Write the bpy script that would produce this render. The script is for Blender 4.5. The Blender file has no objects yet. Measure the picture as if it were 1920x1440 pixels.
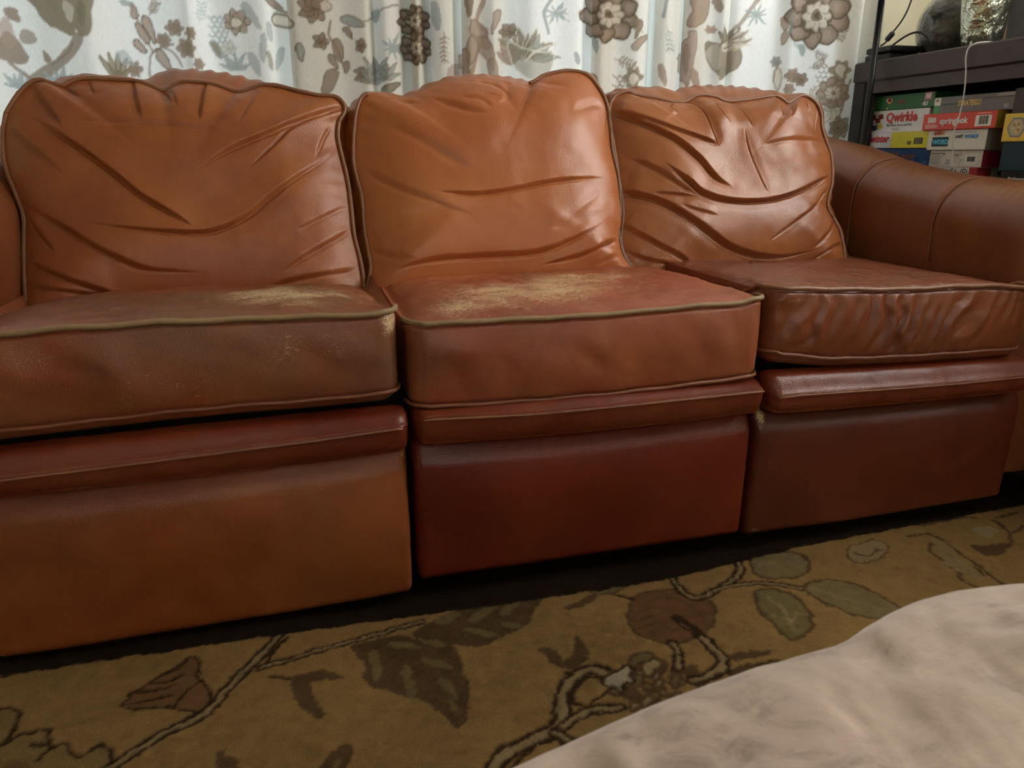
import bpy, math, random
import numpy as np
from mathutils import Vector, Matrix
random.seed(7); rng = np.random.default_rng(7)
sc = bpy.context.scene
COL = sc.collection

# ------------------------------------------------------------------ camera, world, light, exposure
CAM = np.array([0.0, -1.10, 0.735])
FPX = 1400.0
TILT = math.atan(430 / FPX); YAW = math.radians(15.5)
FW = np.array([math.sin(YAW) * math.cos(TILT), math.cos(YAW) * math.cos(TILT), -math.sin(TILT)])
RT = np.array([math.cos(YAW), -math.sin(YAW), 0.0]); UP = np.cross(RT, FW)
cd = bpy.data.cameras.new('camera'); cam = bpy.data.objects.new('camera', cd); COL.objects.link(cam)
cd.sensor_width = 36; cd.lens = FPX / 1920 * 36; cd.clip_start = 0.02
M = Matrix((tuple(RT), tuple(UP), tuple(-FW))).transposed().to_4x4(); M.translation = Vector(CAM)
cam.matrix_world = M
cd.dof.use_dof = True; cd.dof.focus_distance = 1.75; cd.dof.aperture_fstop = 14.0
sc.camera = cam
sc.view_settings.view_transform = 'Standard'; sc.view_settings.look = 'None'
sc.view_settings.gamma = 1; sc.view_settings.use_curve_mapping = False
sc.view_settings.exposure = 0.10
w = bpy.data.worlds.new('world'); sc.world = w; w.use_nodes = True
w.node_tree.nodes['Background'].inputs[0].default_value = (0.55, 0.66, 0.8, 1)
w.node_tree.nodes['Background'].inputs[1].default_value = 1.0

def area(name, loc, target, sx, sy, power, col):
    l = bpy.data.lights.new(name, 'AREA'); l.shape = 'RECTANGLE'; l.size = sx; l.size_y = sy
    l.energy = power; l.color = col
    o = bpy.data.objects.new(name, l); COL.objects.link(o); o.location = loc
    o.rotation_euler = (Vector(target) - Vector(loc)).to_track_quat('-Z', 'Y').to_euler()
    return o
# daylight at the back and right windows, plus added fill from the front
area('daylight_back_window', (0.35, 1.24, 1.40), (0.35, 0, 1.3), 2.6, 1.6, 24, (0.78, 0.90, 1.0))
area('daylight_right_window', (2.20, -0.30, 1.64), (0.7, 0.1, 0.8), 1.45, 1.05, 36, (1.0, 0.95, 0.87))
area('fill_front', (0.2, -3.30, 1.60), (0.2, 0, 0.9), 1.8, 1.2, 12, (1.0, 0.86, 0.68))

# ------------------------------------------------------------------ helpers
def ray(p): return FW + RT * (p[0] - 960) / FPX - UP * (p[1] - 720) / FPX
def at(p, axis, val):
    """where the line of sight of a photo point meets a plane of the room"""
    r = ray(p); return CAM + r * ((val - CAM[axis]) / r[axis])
def on_plane(p, P0, N):
    r = ray(p); return CAM + r * (np.dot(P0 - CAM, N) / np.dot(r, N))
def smooth(t): t = np.clip(t, 0, 1); return t * t * (3 - 2 * t)
def catmull(P, n=8, closed=False):
    P = np.asarray(P, float); N = len(P); out = []
    rngi = range(N if closed else N - 1)
    for i in rngi:
        if closed: a, b, c, d = P[(i - 1) % N], P[i], P[(i + 1) % N], P[(i + 2) % N]
        else: a, b, c, d = P[max(i - 1, 0)], P[i], P[i + 1], P[min(i + 2, N - 1)]
        for k in range(n):
            t = k / n
            out.append(0.5 * ((2 * b) + (c - a) * t + (2 * a - 5 * b + 4 * c - d) * t * t + (3 * b - a - 3 * c + d) * t ** 3))
    if not closed: out.append(P[-1])
    return np.array(out)

def quads_mesh(name, V, F, mat, parent=None, smooth_on=True, attrs=None):
    V = np.asarray(V, np.float32); F = np.asarray(F, np.int32)
    me = bpy.data.meshes.new(name)
    me.vertices.add(len(V)); me.vertices.foreach_set('co', V.ravel())
    me.loops.add(F.size); me.loops.foreach_set('vertex_index', F.ravel())
    me.polygons.add(len(F)); me.polygons.foreach_set('loop_start', np.arange(0, F.size, F.shape[1], dtype=np.int32))
    me.update(calc_edges=True)
    me.polygons.foreach_set('use_smooth', np.full(len(F), smooth_on))
    for k, a in (attrs or {}).items():
        a = np.asarray(a, np.float32)
        if a.ndim == 1:
            at_ = me.attributes.new(k, 'FLOAT', 'POINT'); at_.data.foreach_set('value', a)
        else:
            at_ = me.attributes.new(k, 'FLOAT_COLOR', 'POINT')
            at_.data.foreach_set('color', np.c_[a, np.ones(len(a), np.float32)].ravel().astype(np.float32))
    me.validate()
    if mat: me.materials.append(mat)
    o = bpy.data.objects.new(name, me); COL.objects.link(o)
    if parent: o.parent = parent
    return o
def grid_faces(nu, nv, wrap_u=False, off=0):
    i = np.arange(nu if wrap_u else nu - 1); j = np.arange(nv - 1)
    I, J = np.meshgrid(i, j, indexing='ij'); I2 = (I + 1) % nu
    return np.stack([I * nv + J, I2 * nv + J, I2 * nv + J + 1, I * nv + J + 1], -1).reshape(-1, 4) + off

class MB:                                                   # collects simple shapes into one mesh
    def __init__(s): s.v = []; s.f = []
    def add(s, V, F):
        o = len(s.v); s.v += [tuple(map(float, p)) for p in V]; s.f += [tuple(int(k) + o for k in q) for q in F]; return s
    def box(s, a, b, bev=0.0):
        (x0, y0, z0), (x1, y1, z1) = a, b
        if bev <= 0:
            V = [(x, y, z) for x in (x0, x1) for y in (y0, y1) for z in (z0, z1)]
            return s.add(V, [(0, 1, 3, 2), (4, 6, 7, 5), (0, 4, 5, 1), (2, 3, 7, 6), (0, 2, 6, 4), (1, 5, 7, 3)])
        V = []; c = bev
        R = []
        for z, ins in ((z0, c), (z0 + c, 0), (z1 - c, 0), (z1, c)):
            X0, X1, Y0, Y1 = x0 + ins, x1 - ins, y0 + ins, y1 - ins; k = c
            R.append([(X0 + k, Y0, z), (X1 - k, Y0, z), (X1, Y0 + k, z), (X1, Y1 - k, z), (X1 - k, Y1, z), (X0 + k, Y1, z), (X0, Y1 - k, z), (X0, Y0 + k, z)])
        for r in R: V += r
        F = [tuple(range(7, -1, -1)), tuple(range(24, 32))]
        for q in range(3):
            for k in range(8): F.append((q * 8 + k, q * 8 + (k + 1) % 8, q * 8 + 8 + (k + 1) % 8, q * 8 + 8 + k))
        return s.add(V, F)
    def tube(s, P, r, n=8, closed=False):
        P = np.asarray(P, float); N = len(P)
        T = np.gradient(P, axis=0) if not closed else np.roll(P, -1, 0) - np.roll(P, 1, 0)
        T /= np.linalg.norm(T, axis=1)[:, None] + 1e-12
        r = np.broadcast_to(r, (N,)); a = np.array([0, 0, 1.0]) if abs(T[0][2]) < .9 else np.array([1.0, 0, 0])
        u = a - T[0] * np.dot(a, T[0]); u /= np.linalg.norm(u); V = []
        for i in range(N):
            u = u - T[i] * np.dot(u, T[i]); u /= np.linalg.norm(u) + 1e-12; v = np.cross(T[i], u)
            for k in range(n):
                g = 2 * math.pi * k / n; V.append(P[i] + r[i] * (math.cos(g) * u + math.sin(g) * v))
        F = []
        for i in range(N if closed else N - 1):
            i2 = (i + 1) % N
            for k in range(n): F.append((i * n + k, i * n + (k + 1) % n, i2 * n + (k + 1) % n, i2 * n + k))
        if not closed: F += [tuple(range(n - 1, -1, -1)), tuple(range((N - 1) * n, N * n))]
        return s.add(V, F)
    def lathe(s, prof, c, n=48):
        V = []; m = len(prof)
        for k in range(n):
            g = 2 * math.pi * k / n
            for r, z in prof: V.append((c[0] + r * math.cos(g), c[1] + r * math.sin(g), c[2] + z))
        return s.add(V, grid_faces(n, m, True))
    def build(s, name, mat, parent=None, sm=False):
        me = bpy.data.meshes.new(name); me.from_pydata(s.v, [], s.f); me.update()
        me.polygons.foreach_set('use_smooth', [sm] * len(me.polygons))
        if mat: me.materials.append(mat)
        o = bpy.data.objects.new(name, me); COL.objects.link(o)
        if parent: o.parent = parent
        return o
def tag(o, label=None, cat=None, group=None, kind=None):
    for k, v in (('label', label), ('category', cat), ('group', group), ('kind', kind)):
        if v: o[k] = v
    return o
def empty(name, loc=(0, 0, 0)):
    o = bpy.data.objects.new(name, None); COL.objects.link(o); o.location = loc; o.empty_display_size = .05; return o
def settle(root, loc):
    """put the empty at the base of its thing, parts stay where they are"""
    root.location = loc
    for c in root.children: c.matrix_parent_inverse = Matrix.Translation(-Vector(loc))

# ------------------------------------------------------------------ materials
class NT:
    def __init__(s, name):
        s.m = bpy.data.materials.new(name); s.m.use_nodes = True; s.t = s.m.node_tree; s.n = s.t.nodes
        s.b = s.n['Principled BSDF']; s.out = s.n['Material Output']
    def new(s, t, **k):
        n = s.n.new(t)
        for a, v in k.items(): setattr(n, a, v)
        return n
    def link(s, a, b): s.t.links.new(a, b)
    def noise(s, scale, detail=4, rough=.55, vec=None, dist=0):
        n = s.new('ShaderNodeTexNoise'); n.inputs['Scale'].default_value = scale; n.inputs['Detail'].default_value = detail
        n.inputs['Roughness'].default_value = rough; n.inputs['Distortion'].default_value = dist
        if vec: s.link(vec, n.inputs['Vector'])
        return n.outputs['Fac']
    def coord(s, scale=(1, 1, 1), rot=(0, 0, 0), kind='Object'):
        c = s.new('ShaderNodeTexCoord'); m = s.new('ShaderNodeMapping'); m.inputs['Scale'].default_value = scale
        m.inputs['Rotation'].default_value = rot
        s.link(c.outputs[kind], m.inputs['Vector']); return m.outputs['Vector']
    def ramp(s, fac, stops):
        r = s.new('ShaderNodeValToRGB'); e = r.color_ramp.elements
        while len(e) < len(stops): e.new(.5)
        for k, (p, c) in enumerate(stops): e[k].position = p; e[k].color = (*c, 1) if len(c) == 3 else c
        s.link(fac, r.inputs[0]); return r.outputs[0]
    def mix(s, fac, a, b):
        m = s.new('ShaderNodeMix', data_type='RGBA')
        for sock, v in ((m.inputs[0], fac), (m.inputs[6], a), (m.inputs[7], b)):
            if isinstance(v, (int, float)): sock.default_value = v
            elif isinstance(v, tuple): sock.default_value = (*v, 1)
            else: s.link(v, sock)
        return m.outputs[2]
    def math(s, op, a, b=0.0, clamp=False):
        m = s.new('ShaderNodeMath', operation=op, use_clamp=clamp)
        for sock, v in ((m.inputs[0], a), (m.inputs[1], b)):
            if isinstance(v, (int, float)): sock.default_value = v
            else: s.link(v, sock)
        return m.outputs[0]
    def attr(s, name, out='Fac'): return s.new('ShaderNodeAttribute', attribute_name=name).outputs[out]
    def bump(s, h, strength, dist=.001, prev=None):
        b = s.new('ShaderNodeBump'); b.inputs['Strength'].default_value = strength; b.inputs['Distance'].default_value = dist
        s.link(h, b.inputs['Height'])
        if prev: s.link(prev, b.inputs['Normal'])
        return b.outputs[0]
def plain(name, col, rough=.5, metal=0.0, noise_amt=.12, scale=30, bump=0.0, spec=.5):
    s = NT(name); v = s.coord(); n = s.noise(scale, 4, .6, v)
    a = tuple(max(0, c * (1 - noise_amt)) for c in col); b = tuple(min(1, c * (1 + noise_amt)) for c in col)
    s.link(s.ramp(n, [(.3, a), (.7, b)]), s.b.inputs['Base Color'])
    s.b.inputs['Roughness'].default_value = rough; s.b.inputs['Metallic'].default_value = metal
    s.b.inputs['Specular IOR Level'].default_value = spec
    if bump: s.link(s.bump(s.noise(scale * 8, 3, .6, v), bump, .002), s.b.inputs['Normal'])
    return s.m
def leather(name, A, B, rough=.42, worn=0.0, seed=0.0):
    s = NT(name); v = s.coord((1, 1, 1)); mp = v.node; mp.inputs['Location'].default_value = (seed, seed * .7, seed * .3)
    big = s.noise(3.2, 5, .55, v, .4); mid = s.noise(16, 5, .6, v, .3)
    f = s.math('ADD', s.math('MULTIPLY', big, .72), s.math('MULTIPLY', mid, .28))
    c = s.ramp(f, [(.38, A), (.62, B)])
    # scuffs: pale raw hide showing in scratchy flecks where the attribute says the dye has rubbed off
    vs = s.coord((1.0, 2.2, 2.2), (.0, .0, .25)); sc1 = s.noise(150, 8, .82, vs, 1.2); sc2 = s.noise(14, 4, .6, v, .5)
    wear = s.attr('wear')
    fl = s.math('ADD', s.math('MULTIPLY', sc1, 1.7), s.math('MULTIPLY', sc2, .55))
    fl = s.math('ADD', fl, s.math('MULTIPLY', wear, .42))
    mask = s.math('MULTIPLY', s.ramp(fl, [(0.0, (0, 0, 0)), (.985, (0, 0, 0)), (1.0, (0, 0, 0))]), 0)
    m1 = s.math('MULTIPLY', s.math('SUBTRACT', fl, 1.425, False), 8.0, True)
    m1 = s.math('MULTIPLY', m1, s.math('MULTIPLY', wear, 1.6, True), True)
    # grime: dull olive brown patches
    gr = s.math('MULTIPLY', s.attr('grime'), s.math('MULTIPLY', s.noise(11, 5, .65, v), 1.7), True)
    c = s.mix(s.math('MULTIPLY', gr, .75), c, (.150, .078, .032))
    c = s.mix(s.math('MULTIPLY', m1, .8), c, (.74, .55, .31))
    if worn: c = s.mix(s.math('MULTIPLY', s.noise(60, 5, .7, v), worn * 1.6, True), c, (.36, .25, .12))
    s.link(c, s.b.inputs['Base Color'])
    r = s.math('ADD', s.math('MULTIPLY', mid, .10), rough - .05)
    r = s.math('ADD', r, s.math('MULTIPLY', gr, .18)); r = s.math('ADD', r, s.math('MULTIPLY', m1, .2), True)
    s.link(r, s.b.inputs['Roughness'])
    vo = s.new('ShaderNodeTexVoronoi'); vo.inputs['Scale'].default_value = 520; s.link(v, vo.inputs['Vector'])
    b = s.bump(vo.outputs['Distance'], .38, .0008)
    b = s.bump(s.noise(34, 4, .55, v, .4), .06, .0020, b)
    s.link(b, s.b.inputs['Normal']); s.b.inputs['Specular IOR Level'].default_value = .62
    s.n.remove(mask.node)
    return s.m
TAN = (.385, .122, .025); TANR = (.275, .070, .018); RED = (.150, .026, .010); REDD = (.095, .018, .008)  # leather tones differ by part: real dye variation plus some baked-in light and shade
L_back = leather('leather_back', TANR, TAN, .40, seed=1)
L_backr = leather('leather_back_glossy', (.27, .080, .022), (.37, .122, .034), .31, seed=5)
L_mid = leather('leather_back_middle', (.42, .120, .032), (.44, .148, .040), .33, seed=12)
L_seatm = leather('leather_seat_middle', (.30, .055, .023), (.46, .142, .052), .36, seed=2)
L_seatg = leather('leather_seat_glossy', (.150, .030, .011), (.240, .062, .022), .31, seed=8)
L_piper = leather('leather_piping_red', (.16, .040, .014), (.24, .075, .028), .42, .05, seed=6)
L_seat = leather('leather_seat', (.205, .034, .011), (.335, .085, .027), .36, seed=2)
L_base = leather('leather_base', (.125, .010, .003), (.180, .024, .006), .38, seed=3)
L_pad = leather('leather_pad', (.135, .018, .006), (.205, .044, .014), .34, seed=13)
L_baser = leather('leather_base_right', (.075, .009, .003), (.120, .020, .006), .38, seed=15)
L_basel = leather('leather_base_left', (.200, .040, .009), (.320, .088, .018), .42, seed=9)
L_arm = leather('leather_arm', (.15, .038, .013), (.23, .076, .024), .33, seed=4)
L_pipe = leather('leather_piping', (.18, .055, .020), (.27, .10, .04), .45, .12, seed=6)
L_worn = leather('leather_piping_worn', (.20, .10, .045), (.30, .18, .085), .62, .55, seed=7)
L_thread = plain('thread', (.36, .15, .06), .7)
M_black = plain('black_metal', (.012, .012, .013), .35, 0.3)
M_blackp = plain('black_plastic', (.010, .010, .011), .42)
M_dark = plain('dark_cloth', (.012, .010, .009), .9)

# ------------------------------------------------------------------ colour canvas (surface patterns as vertex colours)
class Canvas:
    def __init__(s, x0, x1, y0, y1, res, base):
        s.x0, s.y0, s.res = x0, y0, res
        s.nx = int((x1 - x0) / res) + 1; s.ny = int((y1 - y0) / res) + 1
        s.a = np.ones((s.nx, s.ny, 3)) * np.array(base)
        X, Y = np.meshgrid(x0 + np.arange(s.nx) * res, y0 + np.arange(s.ny) * res, indexing='ij')
        s.X, s.Y = X, Y; s.jx = s.jy = 0
    def jitter(s, amp, cell):
        def nz():
            out = 0
            for c, a in ((cell, 1), (cell * 3, 1.2)):
                g = rng.normal(size=(int(s.nx * s.res / c) + 3, int(s.ny * s.res / c) + 3))
                fx = np.arange(s.nx) * s.res / c; fy = np.arange(s.ny) * s.res / c
                ix = fx.astype(int); iy = fy.astype(int); tx = smooth(fx - ix)[:, None]; ty = smooth(fy - iy)[None]
                G = lambda a_, b_: g[np.ix_(ix + a_, iy + b_)]
                out = out + a * ((G(0, 0) * (1 - tx) + G(1, 0) * tx) * (1 - ty) + (G(0, 1) * (1 - tx) + G(1, 1) * tx) * ty)
            return out
        s.X = s.X + amp * nz(); s.Y = s.Y + amp * nz()
    def win(s, P, m):
        P = np.asarray(P); m += 0.02
        i0 = max(int((P[:, 0].min() - m - s.x0) / s.res), 0); i1 = min(int((P[:, 0].max() + m - s.x0) / s.res) + 2, s.nx)
        j0 = max(int((P[:, 1].min() - m - s.y0) / s.res), 0); j1 = min(int((P[:, 1].max() + m - s.y0) / s.res) + 2, s.ny)
        if i1 <= i0 or j1 <= j0: return None
        return slice(i0, i1), slice(j0, j1)
    def blend(s, w, mask, col):
        mask = mask[..., None]; s.a[w] = s.a[w] * (1 - mask) + np.array(col) * mask
    def poly(s, P, col, alpha=1.0, edge=None, ew=.003):
        P = np.asarray(P, float); w = s.win(P, 0)
        if w is None: return
        X, Y = s.X[w], s.Y[w]; ins = np.zeros(X.shape, bool)
        for (ax, ay), (bx, by) in zip(P, np.roll(P, -1, 0)):
            if ay == by: continue
            ins ^= ((ay > Y) != (by > Y)) & (X < (bx - ax) * (Y - ay) / (by - ay) + ax)
        s.blend(w, ins * alpha, col)
        if edge is not None: s.stroke(np.vstack([P, P[:1]]), ew, edge)
    def stroke(s, P, wd, col, alpha=1.0):
        P = np.asarray(P, float); w = s.win(P, wd)
        if w is None: return
        X, Y = s.X[w], s.Y[w]; D = np.full(X.shape, 9.0)
        for (ax, ay), (bx, by) in zip(P[:-1], P[1:]):
            dx, dy = bx - ax, by - ay; L = dx * dx + dy * dy + 1e-12
            t = np.clip(((X - ax) * dx + (Y - ay) * dy) / L, 0, 1)
            D = np.minimum(D, np.hypot(X - ax - t * dx, Y - ay - t * dy))
        s.blend(w, np.clip((wd / 2 - D) / s.res + .5, 0, 1) * alpha, col)
    def sample(s, x, y):
        fx = np.clip((x - s.x0) / s.res, 0, s.nx - 1.001); fy = np.clip((y - s.y0) / s.res, 0, s.ny - 1.001)
        i = fx.astype(int); j = fy.astype(int); u = (fx - i)[..., None]; v = (fy - j)[..., None]; A = s.a
        return (A[i, j] * (1 - u) + A[i + 1, j] * u) * (1 - v) + (A[i, j + 1] * (1 - u) + A[i + 1, j + 1] * u) * v

def fbm(x, y, scale, seed=0, octv=3):
    r = np.random.default_rng(seed); out = 0; amp = 1
    for o in range(octv):
        g = r.normal(size=(64, 64)); fx = np.abs(x * scale + 500) ; fy = np.abs(y * scale + 500)
        ix = np.floor(fx).astype(int); iy = np.floor(fy).astype(int); tx = smooth(fx - ix); ty = smooth(fy - iy)
        G = lambda a, b: g[(ix + a) % 64, (iy + b) % 64]
        out = out + amp * ((G(0, 0) * (1 - tx) + G(1, 0) * tx) * (1 - ty) + (G(0, 1) * (1 - tx) + G(1, 1) * tx) * ty)
        amp *= .5; scale *= 2.03
    return out

# ================================================================== ROOM
M_wall = plain('wall_paint', (.92, .86, .64), .85, noise_amt=.04, scale=6, bump=.1)
M_ceil = plain('ceiling_paint', (.62, .58, .50), .9, noise_amt=.03)
M_floor = plain('dark_floor', (.030, .018, .011), .5, noise_amt=.3, scale=8)
M_frame = plain('window_frame_paint', (.62, .60, .55), .5)
gl = NT('window_glass'); gl.b.inputs['Transmission Weight'].default_value = 1; gl.b.inputs['Roughness'].default_value = 0
gl.b.inputs['IOR'].default_value = 1.0; gl.b.inputs['Base Color'].default_value = (.95, .97, .97, 1); M_glass = gl.m
RX0, RX1, RY0, RY1, RH = -2.3, 2.06, -3.1, 1.08, 2.45; T = .1
def wall_with_hole(name, axis, c, a0, a1, h0, h1, z0, z1):
    """wall whose inner face lies at coordinate c of the axis, opening h0..h1 by z0..z1"""
    m = MB(); lo, hi = (c, c + T) if c > 0 else (c - T, c)
    def bx(p0, p1, q0, q1):
        if axis == 0: m.box((lo, p0, q0), (hi, p1, q1))
        else: m.box((p0, lo, q0), (p1, hi, q1))
    bx(a0, h0, 0, RH); bx(h1, a1, 0, RH); bx(h0, h1, 0, z0); bx(h0, h1, z1, RH)
    tag(m.build(name, M_wall), kind='structure')
def window(name, axis, c, h0, h1, z0, z1):
    mid = c + (T * .5 if c > 0 else -T * .5); f = .045; m = MB()
    def bx(mb, p0, p1, q0, q1, th):
        if axis == 0: mb.box((mid - th, p0, q0), (mid + th, p1, q1))
        else: mb.box((p0, mid - th, q0), (p1, mid + th, q1))
    bx(m, h0, h0 + f, z0, z1, .02); bx(m, h1 - f, h1, z0, z1, .02); bx(m, h0 + f, h1 - f, z0, z0 + f, .02); bx(m, h0 + f, h1 - f, z1 - f, z1, .02)
    cx = (h0 + h1) / 2; bx(m, cx - f / 2, cx + f / 2, z0 + f, z1 - f, .018)
    o = tag(m.build(name, M_frame), kind='structure')
    for p0, p1 in ((h0 + f, cx - f / 2), (cx + f / 2, h1 - f)):
        g = MB(); bx(g, p0, p1, z0 + f, z1 - f, .002); g.build('pane', M_glass, o)
tag(MB().box((RX0 - T, RY0 - T, -.1), (RX1 + T, RY1 + T, 0)).build('floor', M_floor), kind='structure')
tag(MB().box((RX0 - T, RY0 - T, RH), (RX1 + T, RY1 + T, RH + .1)).build('ceiling', M_ceil), kind='structure')
m = MB(); WB = [(-1.0, .03, 1), (.24, 1.62, 4)]; xa = RX0 - T        # back wall with two windows, pier between them added to shade the curtain
for h0, h1, k in WB:
    m.box((xa, RY1, 0), (h0, RY1 + T, RH)); m.box((h0, RY1, 0), (h1, RY1 + T, .62)); m.box((h0, RY1, 2.2), (h1, RY1 + T, RH)); xa = h1
m.box((xa, RY1, 0), (RX1 + T, RY1 + T, RH)); tag(m.build('wall_back', M_wall), kind='structure')
for h0, h1, k in WB: window('window_%d' % k, 1, RY1, h0, h1, .62, 2.2)
wall_with_hole('wall_right', 0, RX1, RY0, RY1, -1.10, .50, 1.08, 2.22); window('window_2', 0, RX1, -1.10, .50, 1.08, 2.22)
wall_with_hole('wall_front', 1, RY0, RX0 - T, RX1 + T, -.7, 1.1, 1.0, 2.2); window('window_3', 1, RY0, -.7, 1.1, 1.0, 2.2)  # front window is unseen, added as an opening for the fill light
tag(MB().box((RX0 - T, RY0, 0), (RX0, RY1, RH)).build('wall_left', M_wall), kind='structure')
tag(MB().box((RX0, RY1 - .015, 0), (RX1, RY1, .09)).build('baseboard_back', M_frame), kind='structure')

# ================================================================== RUG
CB = (.445, .272, .100); DK = (.060, .030, .012); BR = (.165, .098, .042); SG = (.27, .205, .085); RU = (.25, .125, .050)
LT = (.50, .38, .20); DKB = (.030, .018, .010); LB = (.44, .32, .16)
cv = Canvas(-.80, 1.80, -.75, .16, .0025, CB); cv.jitter(.0014, .004)
def fl(P): return np.array([at(p, 2, .012)[:2] for p in P])
def fpoly(P, col, edge=None, a=1, ew=.006): cv.poly(catmull(fl(P), 5, True), col, a, edge, ew)
def fstem(P, wd=.020, ln=.0065, inner=LB):
    q = catmull(fl(P), 8); cv.stroke(q, wd, DK); cv.stroke(q, wd - 2 * ln, inner)
def fline(P, wd=.006, col=DK, a=1): cv.stroke(catmull(fl(P), 6), wd, col, a)
def fell(cx, cy, ang, ln, wd, col, edge=None, a=1):
    P = []
    for k in range(12):
        g = 2 * math.pi * k / 12; u = math.cos(g) * ln / 2; v = math.sin(g) * wd / 2 * (1 - .25 * math.cos(g))
        P.append((cx + u * math.cos(math.radians(ang)) - v * math.sin(math.radians(ang)), cy + u * math.sin(math.radians(ang)) + v * math.cos(math.radians(ang))))
    fpoly(P, col, edge, a)
# left part
fpoly([(0, 1335), (30, 1340), (22, 1365), (45, 1378), (90, 1374), (98, 1398), (130, 1397), (145, 1418), (188, 1397), (208, 1420), (200, 1470), (-60, 1480), (-60, 1360)], SG, a=.5)
fline([(-40, 1345), (0, 1330), (35, 1335), (25, 1365), (8, 1393), (-20, 1400)]); fline([(8, 1393), (40, 1375), (90, 1372), (95, 1400), (120, 1396), (145, 1420), (188, 1396), (208, 1415), (205, 1450)])
fline([(60, 1400), (95, 1400), (70, 1430)], .005); fell(30, 1438, 0, 50, 20, RU, None, .6)
fstem([(180, 1452), (230, 1425), (300, 1378), (370, 1345), (410, 1310), (445, 1270), (490, 1228), (522, 1192)])
fstem([(488, 1252), (530, 1240), (590, 1222), (650, 1205), (700, 1190), (790, 1165)], .015, .005)
fline([(505, 1266), (535, 1270), (560, 1274)], .006); fline([(500, 1245), (512, 1222), (540, 1196)], .007)
fpoly([(230, 1320), (262, 1292), (300, 1268), (340, 1246), (352, 1232), (370, 1234), (374, 1255), (368, 1270), (386, 1290), (395, 1312), (368, 1334), (325, 1325), (265, 1330)], RU, DK, .85, .005)
for q in ([(240, 1318), (280, 1312), (322, 1303)], [(258, 1300), (300, 1292), (330, 1284)], [(282, 1282), (318, 1276), (345, 1266)], [(312, 1262), (340, 1252), (352, 1240)], [(322, 1326), (345, 1300), (372, 1278)]): fline(q, .0045)
fpoly([(550, 1268), (590, 1256), (622, 1262), (648, 1271), (610, 1276), (580, 1280), (592, 1310), (610, 1346), (585, 1342), (558, 1322), (545, 1292)], BR)
fpoly([(655, 1215), (690, 1202), (740, 1192), (790, 1200), (845, 1205), (862, 1235), (872, 1262), (880, 1290), (877, 1330), (862, 1366), (838, 1350), (812, 1328), (790, 1312), (758, 1308), (735, 1296), (700, 1290), (682, 1270), (685, 1245)], BR)
for e in ((703, 1248, 82, 62, 18), (768, 1283, 78, 78, 20), (820, 1244, 18, 62, 14), (842, 1290, 42, 60, 13), (760, 1210, 8, 60, 10), (815, 1205, 12, 50, 9), (848, 1325, 60, 30, 10)): fell(*e, SG)
fpoly([(770, 1192), (815, 1162), (850, 1150), (870, 1132), (930, 1130), (1015, 1118), (1000, 1150), (985, 1175), (940, 1195), (900, 1212), (860, 1210), (820, 1200)], BR)
for e in ((838, 1160, -20, 52, 14), (905, 1186, 12, 70, 12), (905, 1150, -25, 60, 13), (955, 1140, -30, 45, 12), (960, 1172, 10, 45, 10)): fell(*e, SG)
fpoly([(402, 1412), (430, 1418), (450, 1440), (455, 1470), (415, 1460)], BR); fpoly([(598, 1450), (622, 1408), (652, 1393), (660, 1420), (640, 1450)], BR); fell(630, 1432, -55, 34, 10, SG)
# middle part
fstem([(915, 1460), (950, 1412), (1000, 1385), (1040, 1365), (1054, 1330), (1056, 1300), (1075, 1270), (1110, 1256), (1140, 1262)], .026, .007)
fline([(1072, 1305), (1082, 1285), (1105, 1272), (1130, 1272)], .006); fline([(1072, 1305), (1080, 1320), (1105, 1318), (1135, 1300), (1145, 1285)], .006)
fstem([(1045, 1372), (1072, 1348), (1110, 1332), (1160, 1326)], .020, .006); fstem([(1040, 1374), (1075, 1392), (1110, 1400)], .018, .006); fline([(960, 1440), (1000, 1400), (1040, 1385), (1060, 1400)], .006)
cl = np.random.default_rng(3)
for k in range(46):
    a, b = cl.uniform(-1, 1), cl.uniform(-1, 1)
    if a * a + b * b > 1: continue
    c = (BR, SG, LT, RU, LB)[k % 5]; fell(1235 + a * 95 + b * 12, 1290 + b * 48, cl.uniform(0, 180), cl.uniform(20, 34), cl.uniform(12, 20), c, BR)
fpoly([(1133, 1272), (1150, 1262), (1168, 1250), (1186, 1254), (1182, 1268), (1190, 1278), (1172, 1282), (1164, 1300), (1152, 1288), (1138, 1287)], (.62, .53, .36), DK, ew=.005)
fell(1222, 1250, -30, 40, 26, LT, BR); fell(1200, 1235, -20, 46, 20, SG, BR)
fpoly([(1178, 1160), (1180, 1140), (1190, 1118), (1225, 1108), (1262, 1106), (1300, 1116), (1332, 1128), (1340, 1150), (1335, 1172), (1310, 1192), (1278, 1205), (1238, 1204), (1200, 1190), (1186, 1175)], RU, BR)
for q in ([(1190, 1150), (1225, 1140), (1262, 1150), (1285, 1175)], [(1215, 1125), (1260, 1120), (1300, 1140), (1320, 1165)], [(1200, 1178), (1235, 1165), (1262, 1180)], [(1240, 1108), (1255, 1130)], [(1280, 1112), (1300, 1130)], [(1190, 1165), (1220, 1155)]): fline(q, .004, BR)
fstem([(1256, 1072), (1270, 1098), (1302, 1120), (1340, 1108), (1372, 1090), (1386, 1070), (1384, 1054)], .019)
fstem([(1340, 1108), (1380, 1097), (1430, 1093), (1480, 1098), (1512, 1104)], .014, .0048)
fstem([(1270, 1160), (1306, 1186), (1335, 1214), (1356, 1240), (1340, 1262), (1300, 1276)], .022); fline([(1270, 1160), (1290, 1170), (1308, 1188)], .012)
fstem([(1262, 1205), (1272, 1230), (1270, 1252)], .019)
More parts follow.
